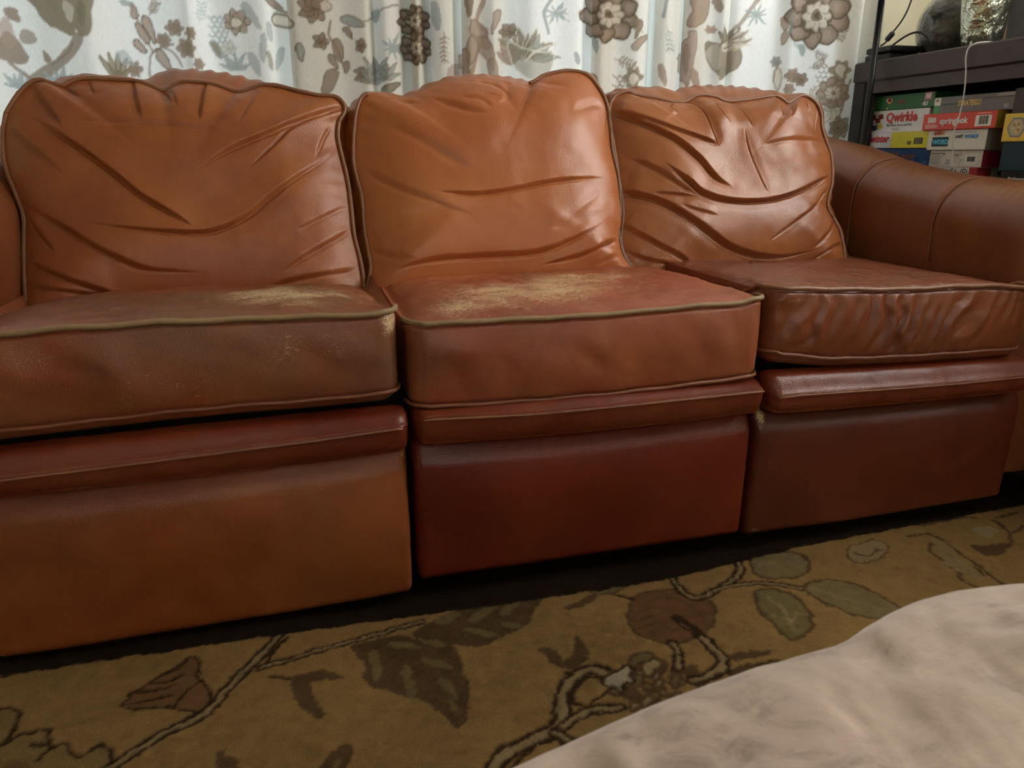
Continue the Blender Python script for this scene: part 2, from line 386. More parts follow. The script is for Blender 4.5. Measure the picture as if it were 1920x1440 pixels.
fpoly([(1415, 1118), (1425, 1106), (1450, 1104), (1490, 1118), (1512, 1140), (1522, 1165), (1512, 1188), (1488, 1200), (1470, 1190), (1448, 1168), (1425, 1145)], (.275, .215, .095), BR, ew=.007)
for q in ([(1440, 1120), (1470, 1148), (1492, 1185)], [(1462, 1130), (1470, 1150)], [(1500, 1150), (1482, 1165)], [(1450, 1155), (1478, 1160)]): fline(q, .006, LB, .6)
fpoly([(1508, 1098), (1550, 1088), (1600, 1094), (1650, 1118), (1692, 1144), (1655, 1160), (1600, 1152), (1555, 1135), (1525, 1118)], (.31, .24, .11), BR, ew=.006)
fline([(1515, 1102), (1590, 1125), (1665, 1145)], .005, LB, .6)
fpoly([(1405, 1042), (1440, 1034), (1490, 1036), (1515, 1050), (1512, 1072), (1480, 1084), (1430, 1084), (1410, 1065)], (.31, .24, .11), BR); fline([(1420, 1060), (1460, 1055), (1500, 1062)], .006, LB, .6)
fpoly([(1010, 1218), (1030, 1214), (1050, 1228), (1062, 1240), (1072, 1222), (1082, 1192), (1096, 1205), (1104, 1224), (1098, 1240), (1078, 1254), (1052, 1250), (1028, 1236)], BR)
fpoly([(1058, 1142), (1085, 1126), (1115, 1112), (1118, 1122), (1090, 1138)], BR); fline([(1110, 1110), (1150, 1112), (1190, 1125)], .006); fpoly([(1085, 1100), (1130, 1098), (1180, 1090), (1160, 1108), (1120, 1112)], SG, BR, ew=.004)
fpoly([(1366, 1230), (1400, 1222), (1452, 1220), (1420, 1232), (1380, 1240)], BR); fpoly([(1360, 1262), (1400, 1248), (1470, 1237), (1450, 1252), (1400, 1268)], BR, DK, ew=.004)
# right part, beyond
fpoly([(1590, 1028), (1608, 1020), (1640, 1012), (1662, 1022), (1655, 1045), (1620, 1056), (1592, 1048)], LB, BR, ew=.004); fline([(1600, 1036), (1625, 1042), (1650, 1030)], .004, BR)
for q in ([(1700, 1005), (1735, 1002), (1768, 1012), (1742, 1025), (1758, 1045), (1795, 1062), (1800, 1085), (1830, 1100)], [(1740, 1000), (1790, 1030), (1840, 1065), (1885, 1100)],
          [(1862, 975), (1885, 990), (1895, 1012), (1880, 1035), (1850, 1042)], [(1780, 1040), (1792, 1056), (1785, 1066)], [(1830, 1065), (1845, 1080)]): fline(q, .007, BR)
fpoly([(1745, 1008), (1775, 1020), (1800, 1050), (1830, 1070), (1850, 1085), (1815, 1080), (1775, 1055)], LB, a=.8)
fpoly([(1820, 992), (1850, 988), (1872, 996), (1855, 1008), (1835, 1002)], LT); fpoly([(1818, 1022), (1850, 1024), (1890, 1018), (1875, 1036), (1845, 1040)], BR)
for k, q in enumerate(([(1905, 960), (1870, 972)], [(1920, 985), (1900, 1000)], [(1730, 985), (1790, 972), (1830, 970)])): fline(q, .007, BR)
# sparse repeats of the same leaves outside what was drawn above
# near-black brown band along the sofa front and underneath
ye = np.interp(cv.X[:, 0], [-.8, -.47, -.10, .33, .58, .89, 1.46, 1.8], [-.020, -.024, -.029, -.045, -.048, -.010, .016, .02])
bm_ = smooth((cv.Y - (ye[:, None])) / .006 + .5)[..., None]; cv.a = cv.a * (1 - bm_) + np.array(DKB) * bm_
xs = np.r_[np.linspace(-2.0, -.8, 12)[:-1], np.arange(-.8, 1.55, .0032), np.linspace(1.552, 1.585, 6)]
ys = np.r_[np.linspace(-2.6, -.62, 20)[:-1], np.arange(-.62, .13, .0032), np.linspace(.14, .9, 8)]
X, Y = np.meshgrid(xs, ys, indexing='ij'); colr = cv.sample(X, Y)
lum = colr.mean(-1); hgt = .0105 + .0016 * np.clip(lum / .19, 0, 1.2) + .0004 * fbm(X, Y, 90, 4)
tone = .66 * (1 + .07 * fbm(X, Y, 5, 8) + .06 * fbm(X, Y, 70, 9))[..., None]
s = NT('rug_pile'); c = s.attr('pattern', 'Color'); v = s.coord()
fib = s.noise(420, 5, .75, v, .5); c2 = s.new('ShaderNodeMix', data_type='RGBA', blend_type='MULTIPLY'); c2.inputs[0].default_value = 1
s.link(c, c2.inputs[6]); s.link(s.ramp(fib, [(.25, (.62, .62, .62)), (.75, (1.25, 1.22, 1.15))]), c2.inputs[7]); s.link(c2.outputs[2], s.b.inputs['Base Color'])
s.b.inputs['Roughness'].default_value = .95; s.b.inputs['Specular IOR Level'].default_value = .1
s.link(s.bump(fib, .9, .003), s.b.inputs['Normal']); M_rug = s.m
V = np.stack([X, Y, hgt], -1).reshape(-1, 3); nx, ny = X.shape
# skirt so the rug has its real thickness
F = grid_faces(nx, ny); F = F[:, ::1]
idx = np.arange(nx * ny).reshape(nx, ny); ring = np.r_[idx[:, 0], idx[-1, 1:], idx[-2::-1, -1], idx[0, -2:0:-1]]
Vr = V[ring].copy(); Vr[:, 2] = .001; n0 = len(V)
R2 = n0 + np.arange(len(ring)); Fr = np.stack([np.roll(ring, -1), ring, R2, np.roll(R2, -1)], -1)
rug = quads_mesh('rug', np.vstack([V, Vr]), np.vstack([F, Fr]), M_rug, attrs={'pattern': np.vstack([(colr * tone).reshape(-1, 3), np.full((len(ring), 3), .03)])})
tag(rug, 'olive-tan rug with brown vines, leaves and flowers, dark band under the leather sofa', 'rug')

# ================================================================== SOFA
sofa = empty('sofa', (0, 0, 0))
tag(sofa, 'worn tan and red-brown leather three-seat reclining sofa in front of the floral curtains', 'sofa')

def seg_field(U, W, P):
    """distance, signed side (+ = left of travel direction) and parameter along a polyline"""
    D = np.full(U.shape, 9.0); S = np.zeros(U.shape); Tt = np.zeros(U.shape); n = len(P) - 1
    for k in range(n):
        (ax, ay), (bx, by) = P[k], P[k + 1]; dx, dy = bx - ax, by - ay; L = dx * dx + dy * dy + 1e-14
        t = ((U - ax) * dx + (W - ay) * dy) / L; tc = np.clip(t, 0, 1)
        d = np.hypot(U - ax - tc * dx, W - ay - tc * dy); cr = (dx * (W - ay) - dy * (U - ax)) / math.sqrt(L)
        m = d < D; D = np.where(m, d, D); S = np.where(m, np.sign(cr), S); Tt = np.where(m, (k + tc) / n, Tt)
    return D, S, Tt
def crease(U, W, P, depth, wid, up=1, taper=(.25, .34)):
    """a fold: leather rises on one side of the line and drops sharply into a valley at it"""
    D, S, t = seg_field(U, W, P); sd = D * S * up
    tp = np.minimum(smooth(t / taper[0]), smooth((1 - t) / taper[1])) 
    wid = wid * (.35 + .65 * tp)
    hi = smooth(sd / (wid * .9)) * np.exp(-(np.maximum(sd - wid * .6, 0) / (wid * 4.2)) ** 1.5)
    groove = np.exp(-((sd + wid * .12) / (wid * .42)) ** 2)
    low = np.where(sd < 0, -.28 * np.exp(-((sd + wid * 1.1) / (wid * 1.5)) ** 2), 0)
    return tp * depth * (.80 * hi - .75 * groove + low)

def resample_angle(P, c, n):
    P = np.asarray(P); th = np.linspace(0, 2 * math.pi, n, endpoint=False); out = []
    Q = np.roll(P, -1, 0)
    for t in th:
        d = np.array([math.cos(t), math.sin(t)]); best = None
        A = P - c; B = Q - P; den = d[0] * B[:, 1] - d[1] * B[:, 0]; den = np.where(abs(den) < 1e-12, 1e-12, den)
        r = (A[:, 0] * B[:, 1] - A[:, 1] * B[:, 0]) / den; s_ = (A[:, 0] * d[1] - A[:, 1] * d[0]) / den
        ok = (s_ >= -1e-6) & (s_ <= 1 + 1e-6) & (r > 0); out.append(r[ok].max() if ok.any() else .1)
    r = np.array(out); return c + np.stack([np.cos(th), np.sin(th)], -1) * r[:, None]

P0 = np.array([0, .40, .48]); VV = np.array([0, .40, 1.0]); VV /= np.linalg.norm(VV)
UU = np.array([1.0, 0, 0]); NN = np.array([0, -VV[2], VV[1]])        # normal of the back cushions' faces, towards the room
def uv(p, off=0.0):
    q = on_plane(p, P0 + NN * off, NN) - (P0 + NN * off); return np.array([q @ UU, q @ VV])
def back_cushion(outline, silh, creases, bulge, center_px, mat, pipes, thick=.17, soft=(), grime=.0, seed=0, band_out=.0):
    o = catmull([uv(p) for p in outline], 5, True); sl = catmull([uv(p, -.055) for p in silh], 5, True)
    c = uv(center_px); n = 600
    O = resample_angle(o, c, n); S = resample_angle(sl, c, n); nr = 180
    # never let the band fall inside the front outline by much
    rings = []; R = np.linspace(0, 1, nr) ** .8
    U = c[0] + (O[:, 0] - c[0])[:, None] * R; W = c[1] + (O[:, 1] - c[1])[:, None] * R
    H = bulge * (1 - R ** 3.2)[None] * np.ones_like(U) + .004 * (1 - R ** 12)
    edge = smooth((1 - R) / .10)[None]; amp = 0
    for cr in creases:
        P = catmull([uv(p) for p in cr[0]], 5); amp = amp + crease(U, W, P, cr[1], cr[2], cr[3] if len(cr) > 3 else 1, cr[4] if len(cr) > 4 else (.25, .34))
    for (p, rad, dep) in soft:
        q = uv(p); amp = amp + dep * np.exp(-((U - q[0]) ** 2 + (W - q[1]) ** 2) / rad ** 2)
    amp = amp + .0024 * fbm(U, W, 8, seed, 1) + .0006 * fbm(U, W, 22, seed + 1, 2)
    H = H + amp * edge + amp * .35 * (1 - edge) * (R < 1)[None]
    th = np.linspace(0, 2 * math.pi, n, endpoint=False); gath = .0016 * np.sin(th * 46 + 3 * np.sin(th * 5))
    H = H + (gath[:, None] * np.exp(-((1 - R) / .09) ** 2)[None]) * edge
    UW = np.stack([U, W], -1); lay = [(UW[:, k], H[:, k]) for k in range(nr)]
    # seam valley, then the boxing band bulging out behind the piping, then the back
    lay.append((O + (O - c) * .0, np.full(n, -.005)))
    for f, off in ((.35, -.018), (.75, -.036), (1.0, -.055)):
        lay.append((O * (1 - f) + S * f + (gath * 1.2)[:, None] * np.sign(O - c) * f, np.full(n, off)))
    for sc_, off in ((1.0, -.08), (.985, -.11), (.95, -thick + .03), (.86, -thick + .008), (.6, -thick), (.0, -thick)):
        lay.append((c + (S - c) * sc_, np.full(n, off)))
    co = np.stack([P0 + a[:, :1] * UU + a[:, 1:] * VV + h[:, None] * NN for a, h in lay], 1)   # n x layers x 3
    nl = co.shape[1]; F = grid_faces(n, nl, True)[:, ::-1]
    F = F[:, [0, 1, 2, 3]]
    wear = np.zeros((n, nl)); gr = np.full((n, nl), grime)
    ob = quads_mesh('back_cushion', co.reshape(-1, 3), F, mat, sofa, attrs={'wear': wear.ravel(), 'grime': gr.ravel()})
    for p in pipes:
        q = catmull([uv(k) for k in p], 6); P = P0 + q[:, :1] * UU + q[:, 1:] * VV + NN * .003
        MB().tube(P, .0042, 8).build('piping', L_pipe, ob, True)
    return ob

left_out = [(12, 215), (30, 185), (55, 158), (76, 151), (100, 158), (120, 161), (140, 151), (170, 148), (210, 150), (255, 153), (283, 162), (304, 171), (316, 168), (332, 157), (352, 154), (400, 159), (432, 170), (450, 173), (470, 167), (492, 160), (525, 163), (560, 172), (600, 180), (628, 182), (643, 194), (646, 210), (636, 228), (634, 262), (650, 330), (657, 375), (664, 440), (676, 490), (682, 535), (678, 572), (600, 578), (480, 580), (300, 590), (150, 600), (54, 606), (48, 540), (46, 470), (46, 410), (34, 372), (16, 325), (8, 290), (7, 250)]
left_sil = [(10, 222), (28, 182), (52, 156), (76, 148), (100, 152), (125, 142), (170, 139), (225, 142), (262, 148), (282, 148), (300, 133), (340, 129), (400, 133), (440, 140), (480, 150), (520, 158), (560, 168), (600, 178), (632, 180), (648, 196), (652, 225), (650, 262), (662, 330), (668, 375), (674, 440), (686, 490), (692, 535), (686, 580), (600, 585), (300, 596), (54, 612), (42, 540), (38, 470), (36, 410), (25, 372), (8, 325), (2, 290), (2, 250)]
LC = [([(56, 224), (124, 269), (210, 332), (281, 389), (345, 426), (372, 442)], .0085, .007),
      ([(160, 429), (262, 446), (356, 453), (412, 447), (465, 423), (499, 396), (544, 359), (600, 314), (632, 280)], .0085, .007),
      ([(40, 383), (124, 434), (187, 475), (240, 501), (290, 517), (400, 520)], .0065, .009),
      ([(150, 243), (260, 250), (330, 255), (430, 267)], .003, .010),
      ([(386, 158), (384, 205), (381, 248)], .0075, .006, 1, (.02, .3)), ([(249, 152), (262, 198), (277, 245)], .0065, .006, 1, (.02, .3)),
      ([(64, 165), (94, 209), (130, 255)], .0075, .008, 1, (.02, .3)),
      ([(372, 342), (442, 299), (506, 269), (562, 239), (640, 203)], .007, .008, 1, (.3, .02)), ([(470, 335), (517, 288), (544, 258), (585, 231), (640, 205)], .006, .006, -1, (.2, .02)),
      ([(532, 520), (581, 486), (637, 449), (664, 425)], .006, .007), ([(55, 410), (82, 449), (118, 483)], .004, .006),
      ([(52, 490), (112, 524), (187, 550), (230, 556)], .006, .008), ([(10, 235), (49, 272), (94, 310), (135, 345)], .005, .009),
      ([(592, 306), (608, 262), (622, 240)], .004, .005), ([(556, 445), (600, 420), (656, 385)], .0035, .006),
      ([(500, 545), (562, 531), (637, 516), (678, 500)], .006, .007), ([(307, 173), (318, 190), (330, 215)], .005, .005, 1, (.02, .4)),
      ([(169, 155), (176, 175), (184, 190)], .003, .005, 1, (.02, .4)), ([(112, 160), (135, 178), (160, 196)], .004, .005, 1, (.02, .4)),
      ([(326, 180), (334, 200), (340, 218)], .004, .004, 1, (.02, .4)), ([(480, 172), (470, 210), (452, 250)], .003, .007, 1, (.02, .4)),
      ([(54, 540), (150, 556), (260, 560)], .004, .006), ([(440, 173), (440, 190), (436, 205)], .003, .004, 1, (.02, .4))]
LC = [(q[0], q[1] * .82, q[2] * 1.12) + tuple(q[3:]) for q in LC]
back_cushion(left_out, left_sil, LC, .050, (345, 365), L_back,
             [[p for p in left_out[:27]], left_out[26:35], [(54, 606), (48, 540), (46, 470), (46, 410), (34, 372), (16, 325), (8, 290), (7, 250), (12, 215)]],
             soft=[((345, 300), .10, .006), ((300, 480), .08, .008), ((560, 380), .06, .006)], seed=11)
mid_out = [(676, 186), (690, 177), (705, 175), (722, 178), (745, 184), (768, 180), (790, 170), (820, 158), (850, 150), (890, 145), (950, 150), (992, 157), (1004, 152), (1018, 143), (1040, 137), (1070, 134), (1098, 140), (1118, 160), (1135, 190), (1143, 230), (1147, 280), (1158, 330), (1166, 380), (1167, 410), (1163, 450), (1170, 480), (1190, 512), (1186, 535), (1100, 545), (940, 550), (800, 562), (700, 578), (687, 552), (695, 505), (690, 470), (683, 430), (678, 370), (665, 320), (662, 280), (666, 220)]
mid_sil = [(660, 195), (688, 172), (705, 171), (722, 174), (745, 180), (768, 174), (790, 163), (820, 150), (850, 143), (890, 139), (950, 144), (992, 152), (1004, 147), (1018, 139), (1040, 133), (1070, 130), (1100, 136), (1122, 158), (1138, 190), (1147, 230), (1152, 280), (1163, 330), (1171, 380), (1171, 410), (1168, 450), (1176, 480), (1194, 512), (1190, 545), (1100, 552), (940, 558), (800, 570), (690, 585), (680, 545), (674, 500), (667, 440), (660, 380), (648, 300), (644, 235)]
MC = [([(681, 320), (716, 349), (773, 381), (828, 404), (880, 421)], .006, .009), ([(800, 376), (876, 383), (940, 376), (1003, 362), (1067, 352), (1125, 345)], .006, .008, 1, (.2, .3)),
      ([(716, 241), (780, 279), (837, 317), (880, 338)], .0045, .012), ([(800, 190), (844, 216), (870, 228), (905, 236)], .007, .010, 1, (.3, .3)),
      ([(870, 158), (915, 166), (941, 188), (938, 206), (920, 216)], .007, .008, -1), ([(716, 519), (812, 498), (908, 490), (1003, 483), (1074, 455), (1124, 426)], .0065, .009),
      ([(1005, 505), (1083, 487), (1131, 464), (1160, 448)], .0065, .007), ([(694, 469), (732, 488), (778, 497)], .004, .007),
      ([(1019, 445), (1067, 407), (1118, 365)], .0035, .012), ([(720, 424), (780, 412), (850, 408)], .003, .012), ([(735, 182), (755, 196), (790, 205)], .006, .010, 1, (.05, .4)),
      ([(955, 160), (948, 190), (955, 230)], .004, .012, 1, (.05, .4)), ([(1000, 158), (1020, 170), (1060, 178)], .005, .010, -1, (.05, .3)), ([(860, 200), (890, 205), (915, 225)], .004, .008),
      ([(1060, 230), (1100, 205), (1135, 200)], .004, .012), ([(1010, 440), (1070, 430), (1140, 395)], .002, .014), ([(1100, 505), (1150, 485), (1170, 478)], .004, .006)]
MC = [(q[0], q[1] * (.95 if k in (1, 5, 6) else .55), q[2] * (1.1 if k in (1, 5, 6) else 1.7)) + tuple(q[3:]) for k, q in enumerate(MC)]
back_cushion(mid_out, mid_sil, MC, .056, (915, 345), L_mid, [mid_out[11:28], mid_out[27:40] + mid_out[:2]],
             soft=[((900, 250), .07, .012), ((1060, 260), .08, .012), ((1100, 430), .05, .010), ((780, 440), .07, .006), ((1120, 330), .05, .008)], seed=23)
right_out = [(1143, 195), (1155, 179), (1175, 173), (1190, 178), (1225, 184), (1262, 192), (1284, 191), (1302, 181), (1322, 179), (1345, 184), (1362, 191), (1400, 188), (1440, 182), (1455, 181), (1466, 187), (1476, 194), (1490, 186), (1506, 180), (1525, 190), (1537, 210), (1540, 240), (1547, 265), (1556, 290), (1559, 325), (1557, 350), (1550, 385), (1560, 408), (1574, 436), (1582, 480), (1583, 515), (1500, 522), (1400, 524), (1300, 530), (1205, 540), (1186, 512), (1168, 480), (1158, 430), (1162, 395), (1158, 330), (1149, 270), (1141, 225)]
right_sil = [(1132, 190), (1140, 172), (1165, 166), (1200, 162), (1240, 163), (1262, 170), (1282, 164), (1300, 160), (1350, 160), (1400, 163), (1440, 169), (1460, 172), (1480, 176), (1508, 177), (1530, 188), (1542, 210), (1546, 240), (1552, 265), (1561, 290), (1564, 325), (1562, 350), (1556, 385), (1566, 408), (1580, 436), (1588, 480), (1588, 520), (1400, 530), (1205, 545), (1176, 512), (1158, 480), (1148, 430), (1150, 395), (1146, 330), (1138, 270), (1130, 225)]
RC = [([(1144, 212), (1203, 250), (1249, 280), (1290, 318), (1317, 350), (1350, 370)], .010, .007, 1, (.04, .25)),
      ([(1225, 318), (1262, 353), (1290, 377), (1330, 391), (1384, 394), (1438, 386), (1493, 364), (1552, 331)], .011, .007, 1, (.2, .1)),
      ([(1160, 360), (1222, 388), (1262, 415), (1303, 445), (1344, 470), (1398, 486), (1460, 487), (1530, 470)], .010, .008, 1, (.05, .3)),
      ([(1208, 372), (1252, 380), (1290, 385)], .004, .006), ([(1264, 180), (1290, 199), (1303, 220), (1311, 258), (1324, 294)], .010, .007, -1, (.02, .15)),
      ([(1366, 188), (1379, 223), (1390, 256)], .006, .006, -1, (.02, .3)), ([(1374, 253), (1379, 296), (1398, 345), (1411, 378)], .005, .006, -1, (.3, .2)),
      ([(1453, 180), (1452, 210), (1448, 242)], .006, .005, -1, (.02, .3)), ([(1530, 200), (1522, 226), (1512, 256)], .005, .006, -1, (.02, .3)),
      ([(1227, 188), (1244, 210), (1258, 226)], .005, .006, -1, (.1, .3)), ([(1150, 216), (1222, 250), (1276, 272), (1320, 290)], .006, .006, 1, (.05, .2)),
      ([(1164, 425), (1195, 448), (1235, 475), (1290, 505)], .006, .008, 1, (.05, .2)), ([(1417, 464), (1466, 429), (1512, 394), (1552, 350)], .005, .006, 1, (.2, .1)),
      ([(1505, 476), (1539, 442), (1566, 410)], .005, .008), ([(1255, 398), (1290, 412), (1322, 420)], .003, .006), ([(1510, 493), (1547, 470), (1578, 456)], .005, .006),
      ([(1330, 200), (1335, 225), (1350, 250)], .004, .005, -1), ([(1476, 196), (1470, 215), (1462, 235)], .005, .005, 1, (.02, .4)), ([(1166, 470), (1215, 495), (1280, 506)], .004, .007),
      ([(1400, 290), (1460, 280), (1545, 268)], .003, .012), ([(1500, 190), (1502, 205), (1500, 220)], .003, .004, 1, (.02, .4)), ([(1170, 300), (1215, 330), (1260, 368), (1290, 385)], .005, .010)]
back_cushion(right_out, right_sil, RC, .052, (1360, 345), L_backr, [right_out[:27], right_out[26:30], right_out[33:41] + right_out[:1], [(1255, 518), (1290, 507), (1335, 502), (1400, 497), (1470, 495), (1540, 497)]],
             soft=[((1330, 240), .04, .008), ((1450, 290), .06, .010), ((1400, 430), .06, .010), ((1250, 330), .05, .008)], seed=37)

# --- seat cushions, pads and footrest panels: rounded boxes whose edges follow curves along x
def rbox_pts(x0, x1, y0, y1, z0, z1, r, nx, ny, nz):
    V = []; F = []; off = 0
    def face(a, b, n1, n2, fn, flip):
        nonlocal off
        s1 = np.linspace(0, 1, n1); s2 = np.linspace(0, 1, n2); A, B = np.meshgrid(s1, s2, indexing='ij')
        V.append(fn(A, B).reshape(-1, 3)); f = grid_faces(n1, n2, False, off); F.append(f[:, ::-1] if flip else f); off += n1 * n2
    e = lambda t: t
    lx = lambda A: x0 + (x1 - x0) * A; ly = lambda A: y0 + (y1 - y0) * A; lz = lambda A: z0 + (z1 - z0) * A
    O = np.ones_like
    face(0, 0, nx, nz, lambda A, B: np.stack([lx(A), y0 * O(A), lz(B)], -1), False)
    face(0, 0, nx, nz, lambda A, B: np.stack([lx(A), y1 * O(A), lz(B)], -1), True)
    face(0, 0, ny, nz, lambda A, B: np.stack([x0 * O(A), ly(A), lz(B)], -1), True)
    face(0, 0, ny, nz, lambda A, B: np.stack([x1 * O(A), ly(A), lz(B)], -1), False)
    face(0, 0, nx, ny, lambda A, B: np.stack([lx(A), ly(B), z0 * O(A)], -1), True)
    face(0, 0, nx, ny, lambda A, B: np.stack([lx(A), ly(B), z1 * O(A)], -1), False)
    V = np.vstack(V); F = np.vstack(F)
    c = np.clip(V, [x0 + r[0], y0 + r[1], z0 + r[2]], [x1 - r[0], y1 - r[1], z1 - r[2]])
    d = (V - c) / np.array(r); L = np.linalg.norm(d, axis=1); m = L > 1e-9; mx = np.abs(d).max(1)
    dn = d.copy(); dn[m] = d[m] / L[m, None] * mx[m, None]
    V = c + dn * np.array(r)
    # weld the shared borders
    key = np.round(V * 20000).astype(np.int64); _, first, inv = np.unique(key, axis=0, return_index=True, return_inverse=True)
    inv = inv.ravel(); V = V[first]; F = inv[F]
    ok = np.array([len(set(q)) == 4 for q in F.tolist()]); return V, F[ok]

def zline(P, yv):
    q = np.array([at(p, 1, yv) for p in P]); return q[:, 0], q[:, 2]
YF = -.012
def seat(x0, x1, top, bot, belly, crown, wearspots, ripple=0, grime=.3, seed=0, mat=None, dip=0.0):
    V, F = rbox_pts(x0, x1, YF, .56, 0, 1, (.030, .030, .09), 210, 110, 60)
    tx, tz = zline(top, YF); bx, bz = zline(bot, YF)
    zt = np.interp(V[:, 0], tx, tz); zb = np.interp(V[:, 0], bx, bz)
    u = (V[:, 0] - x0) / (x1 - x0) * 2 - 1; v = np.clip((V[:, 1] - YF) / .45, 0, 1.3); t = V[:, 2].copy()
    n = V.copy(); n[:, 2] = zb + t * (zt - zb)
    up = smooth((t - .93) / .07); cr = (1 - np.abs(u) ** 7) * np.sin(np.clip(v, 0, 1) * math.pi) ** .55
    n[:, 2] += up * (crown * cr - dip * v)
    n[:, 2] += up * (.0012 * fbm(V[:, 0], V[:, 1], 22, seed) + .0005 * fbm(V[:, 0] , V[:, 1] * 2.2, 70, seed + 3)) * np.clip(cr * 3, 0, 1)
    dn = smooth((.07 - t) / .07); n[:, 2] -= dn * belly
    front = smooth((.03 - (V[:, 1] - YF)) / .02) * np.sin(np.clip(t, 0, 1) * math.pi) ** .7
    n[:, 1] -= front * .011 * (1 - np.abs(u) ** 8)
    if ripple:
        sx = V[:, 0] - .28 * (n[:, 2] - .43) + .012 * fbm(V[:, 0], n[:, 2], 9, 5); env = np.clip(fbm(V[:, 0], n[:, 2], 12, seed + 9, 2) * .5 + .9, .15, 1.7)
        rip = np.sin(sx * 2 * math.pi / .034 + 2.0 * fbm(V[:, 0], n[:, 2], 7, 6, 1)) 
        n[:, 1] -= front * ripple * env * (np.abs(rip) ** 1.3 * np.sign(rip)) * smooth((.93 - u) / .3)
        ux = np.sin((V[:, 0] + V[:, 1] * .9 + .008 * fbm(V[:, 0], V[:, 1], 18, 5)) * 2 * math.pi / .030)
        n[:, 2] += up * .0011 * ux * smooth((.20 - V[:, 1]) / .1) * np.clip(cr * 3, 0, 1)
    else:
        n[:, 1] -= front * (.0022 * fbm(V[:, 0] + n[:, 2] * .4, n[:, 2], 13, seed, 2))
    wear = np.zeros(len(V))
    for (wx, wy, wz, rx, ry, rz, a) in wearspots:
        wear = np.maximum(wear, a * np.exp(-((V[:, 0] - wx) / rx) ** 2 - ((V[:, 1] - wy) / ry) ** 2 - ((n[:, 2] - wz) / rz) ** 2))
    g = np.clip(grime * (1 + .6 * fbm(V[:, 0], n[:, 2] + V[:, 1], 6, seed + 2)), 0, 1)
    n[:, 2] -= up * .016 * np.abs(u) ** 14 * smooth((V[:, 1] - .01) / .12)
    ob = quads_mesh('seat_cushion', n, F, mat or L_seat, sofa, attrs={'wear': wear, 'grime': g})
    # piping: along the front edge and round the corners, top and bottom
    def loop(zx, zz, dz, r, m, nm):
        c = .029; xs_ = np.linspace(x0 + c, x1 - c, 60); P = [(x0 + .004, .10, np.interp(x0, zx, zz) + dz - .030), (x0 + .0005, .05, np.interp(x0, zx, zz) + dz - .010), (x0 - .002, YF + c + .01, np.interp(x0, zx, zz) + dz)]
        P += [(x0 + c - c * math.cos(a), YF + c - c * math.sin(a) - .002, np.interp(x0, zx, zz) + dz) for a in (.3, .8, 1.25)]
        P += [(x, YF - .003, np.interp(x, zx, zz) + dz + .0007 * math.sin(x * 60 + seed)) for x in xs_]
        P += [(x1 - c + c * math.cos(a), YF + c - c * math.sin(a) - .002, np.interp(x1, zx, zz) + dz) for a in (1.25, .8, .3)]
        P += [(x1 + .002, YF + c + .01, np.interp(x1, zx, zz) + dz), (x1 - .0005, .05, np.interp(x1, zx, zz) + dz - .010), (x1 - .004, .10, np.interp(x1, zx, zz) + dz - .030)]
        MB().tube(P, r, 8).build(nm, m, ob, True)
    loop(tx, tz, -.001, .0043, L_worn if seed != 3 else L_pipe, 'piping'); loop(bx, bz, .003, .0034, L_piper, 'piping')
    return ob
X0, X1, X2, X3 = -.487, .130, .752, 1.330
Ltop = [(-260, 655), (0, 626), (100, 614), (200, 609), (300, 601), (400, 599), (500, 594), (600, 591), (700, 588), (730, 583)]
Lbot = [(-260, 842), (0, 812), (150, 795), (300, 777), (450, 763), (600, 752), (745, 737)]
Mtop = [(735, 600), (760, 606), (800, 606), (900, 600), (1000, 595), (1100, 590), (1200, 582), (1300, 572), (1390, 566), (1412, 559)]
Mbot = [(755, 767), (850, 763), (1000, 753), (1150, 740), (1300, 722), (1412, 707)]
Rtop = [(1405, 538), (1450, 540), (1520, 540), (1600, 541), (1700, 541), (1780, 536), (1850, 534), (1918, 537)]
Rbot = [(1420, 663), (1480, 668), (1560, 675), (1650, 672), (1750, 667), (1850, 660), (1912, 655)]
seat(X0, X1 - .004, Ltop, Lbot,   .016, .014, [(-.03, .16, .51, .15, .16, .05, 1.0), (.0, -.02, .47, .11, .05, .035, .50), (.115, -.01, .50, .02, .04, .03, .9), (-.35, .05, .5, .15, .2, .06, .4), (-.2, -.02, .42, .3, .05, .06, .35)], grime=.55, seed=1, dip=.030)
seat(X1 + .010, X2, Mtop, Mbot, .006, .019, [(.36, .13, .51, .21, .13, .05, 1.05), (.34, .04, .51, .14, .04, .03, .8), (.24, .06, .5, .11, .07, .04, .9), (.48, .22, .51, .16, .15, .05, .85), (.35, -.02, .368, .12, .05, .010, .5), (.40, -.02, .47, .2, .05, .03, .25)], grime=.30, seed=2, dip=.004, mat=L_seatm)
seat(X2 + .006, X3, Rtop, Rbot, .018, .005, [(.80, -.01, .50, .03, .03, .01, .6), (1.05, .05, .505, .25, .1, .03, .22)], ripple=.0036, grime=.12, seed=3, dip=.006, mat=L_seatg)

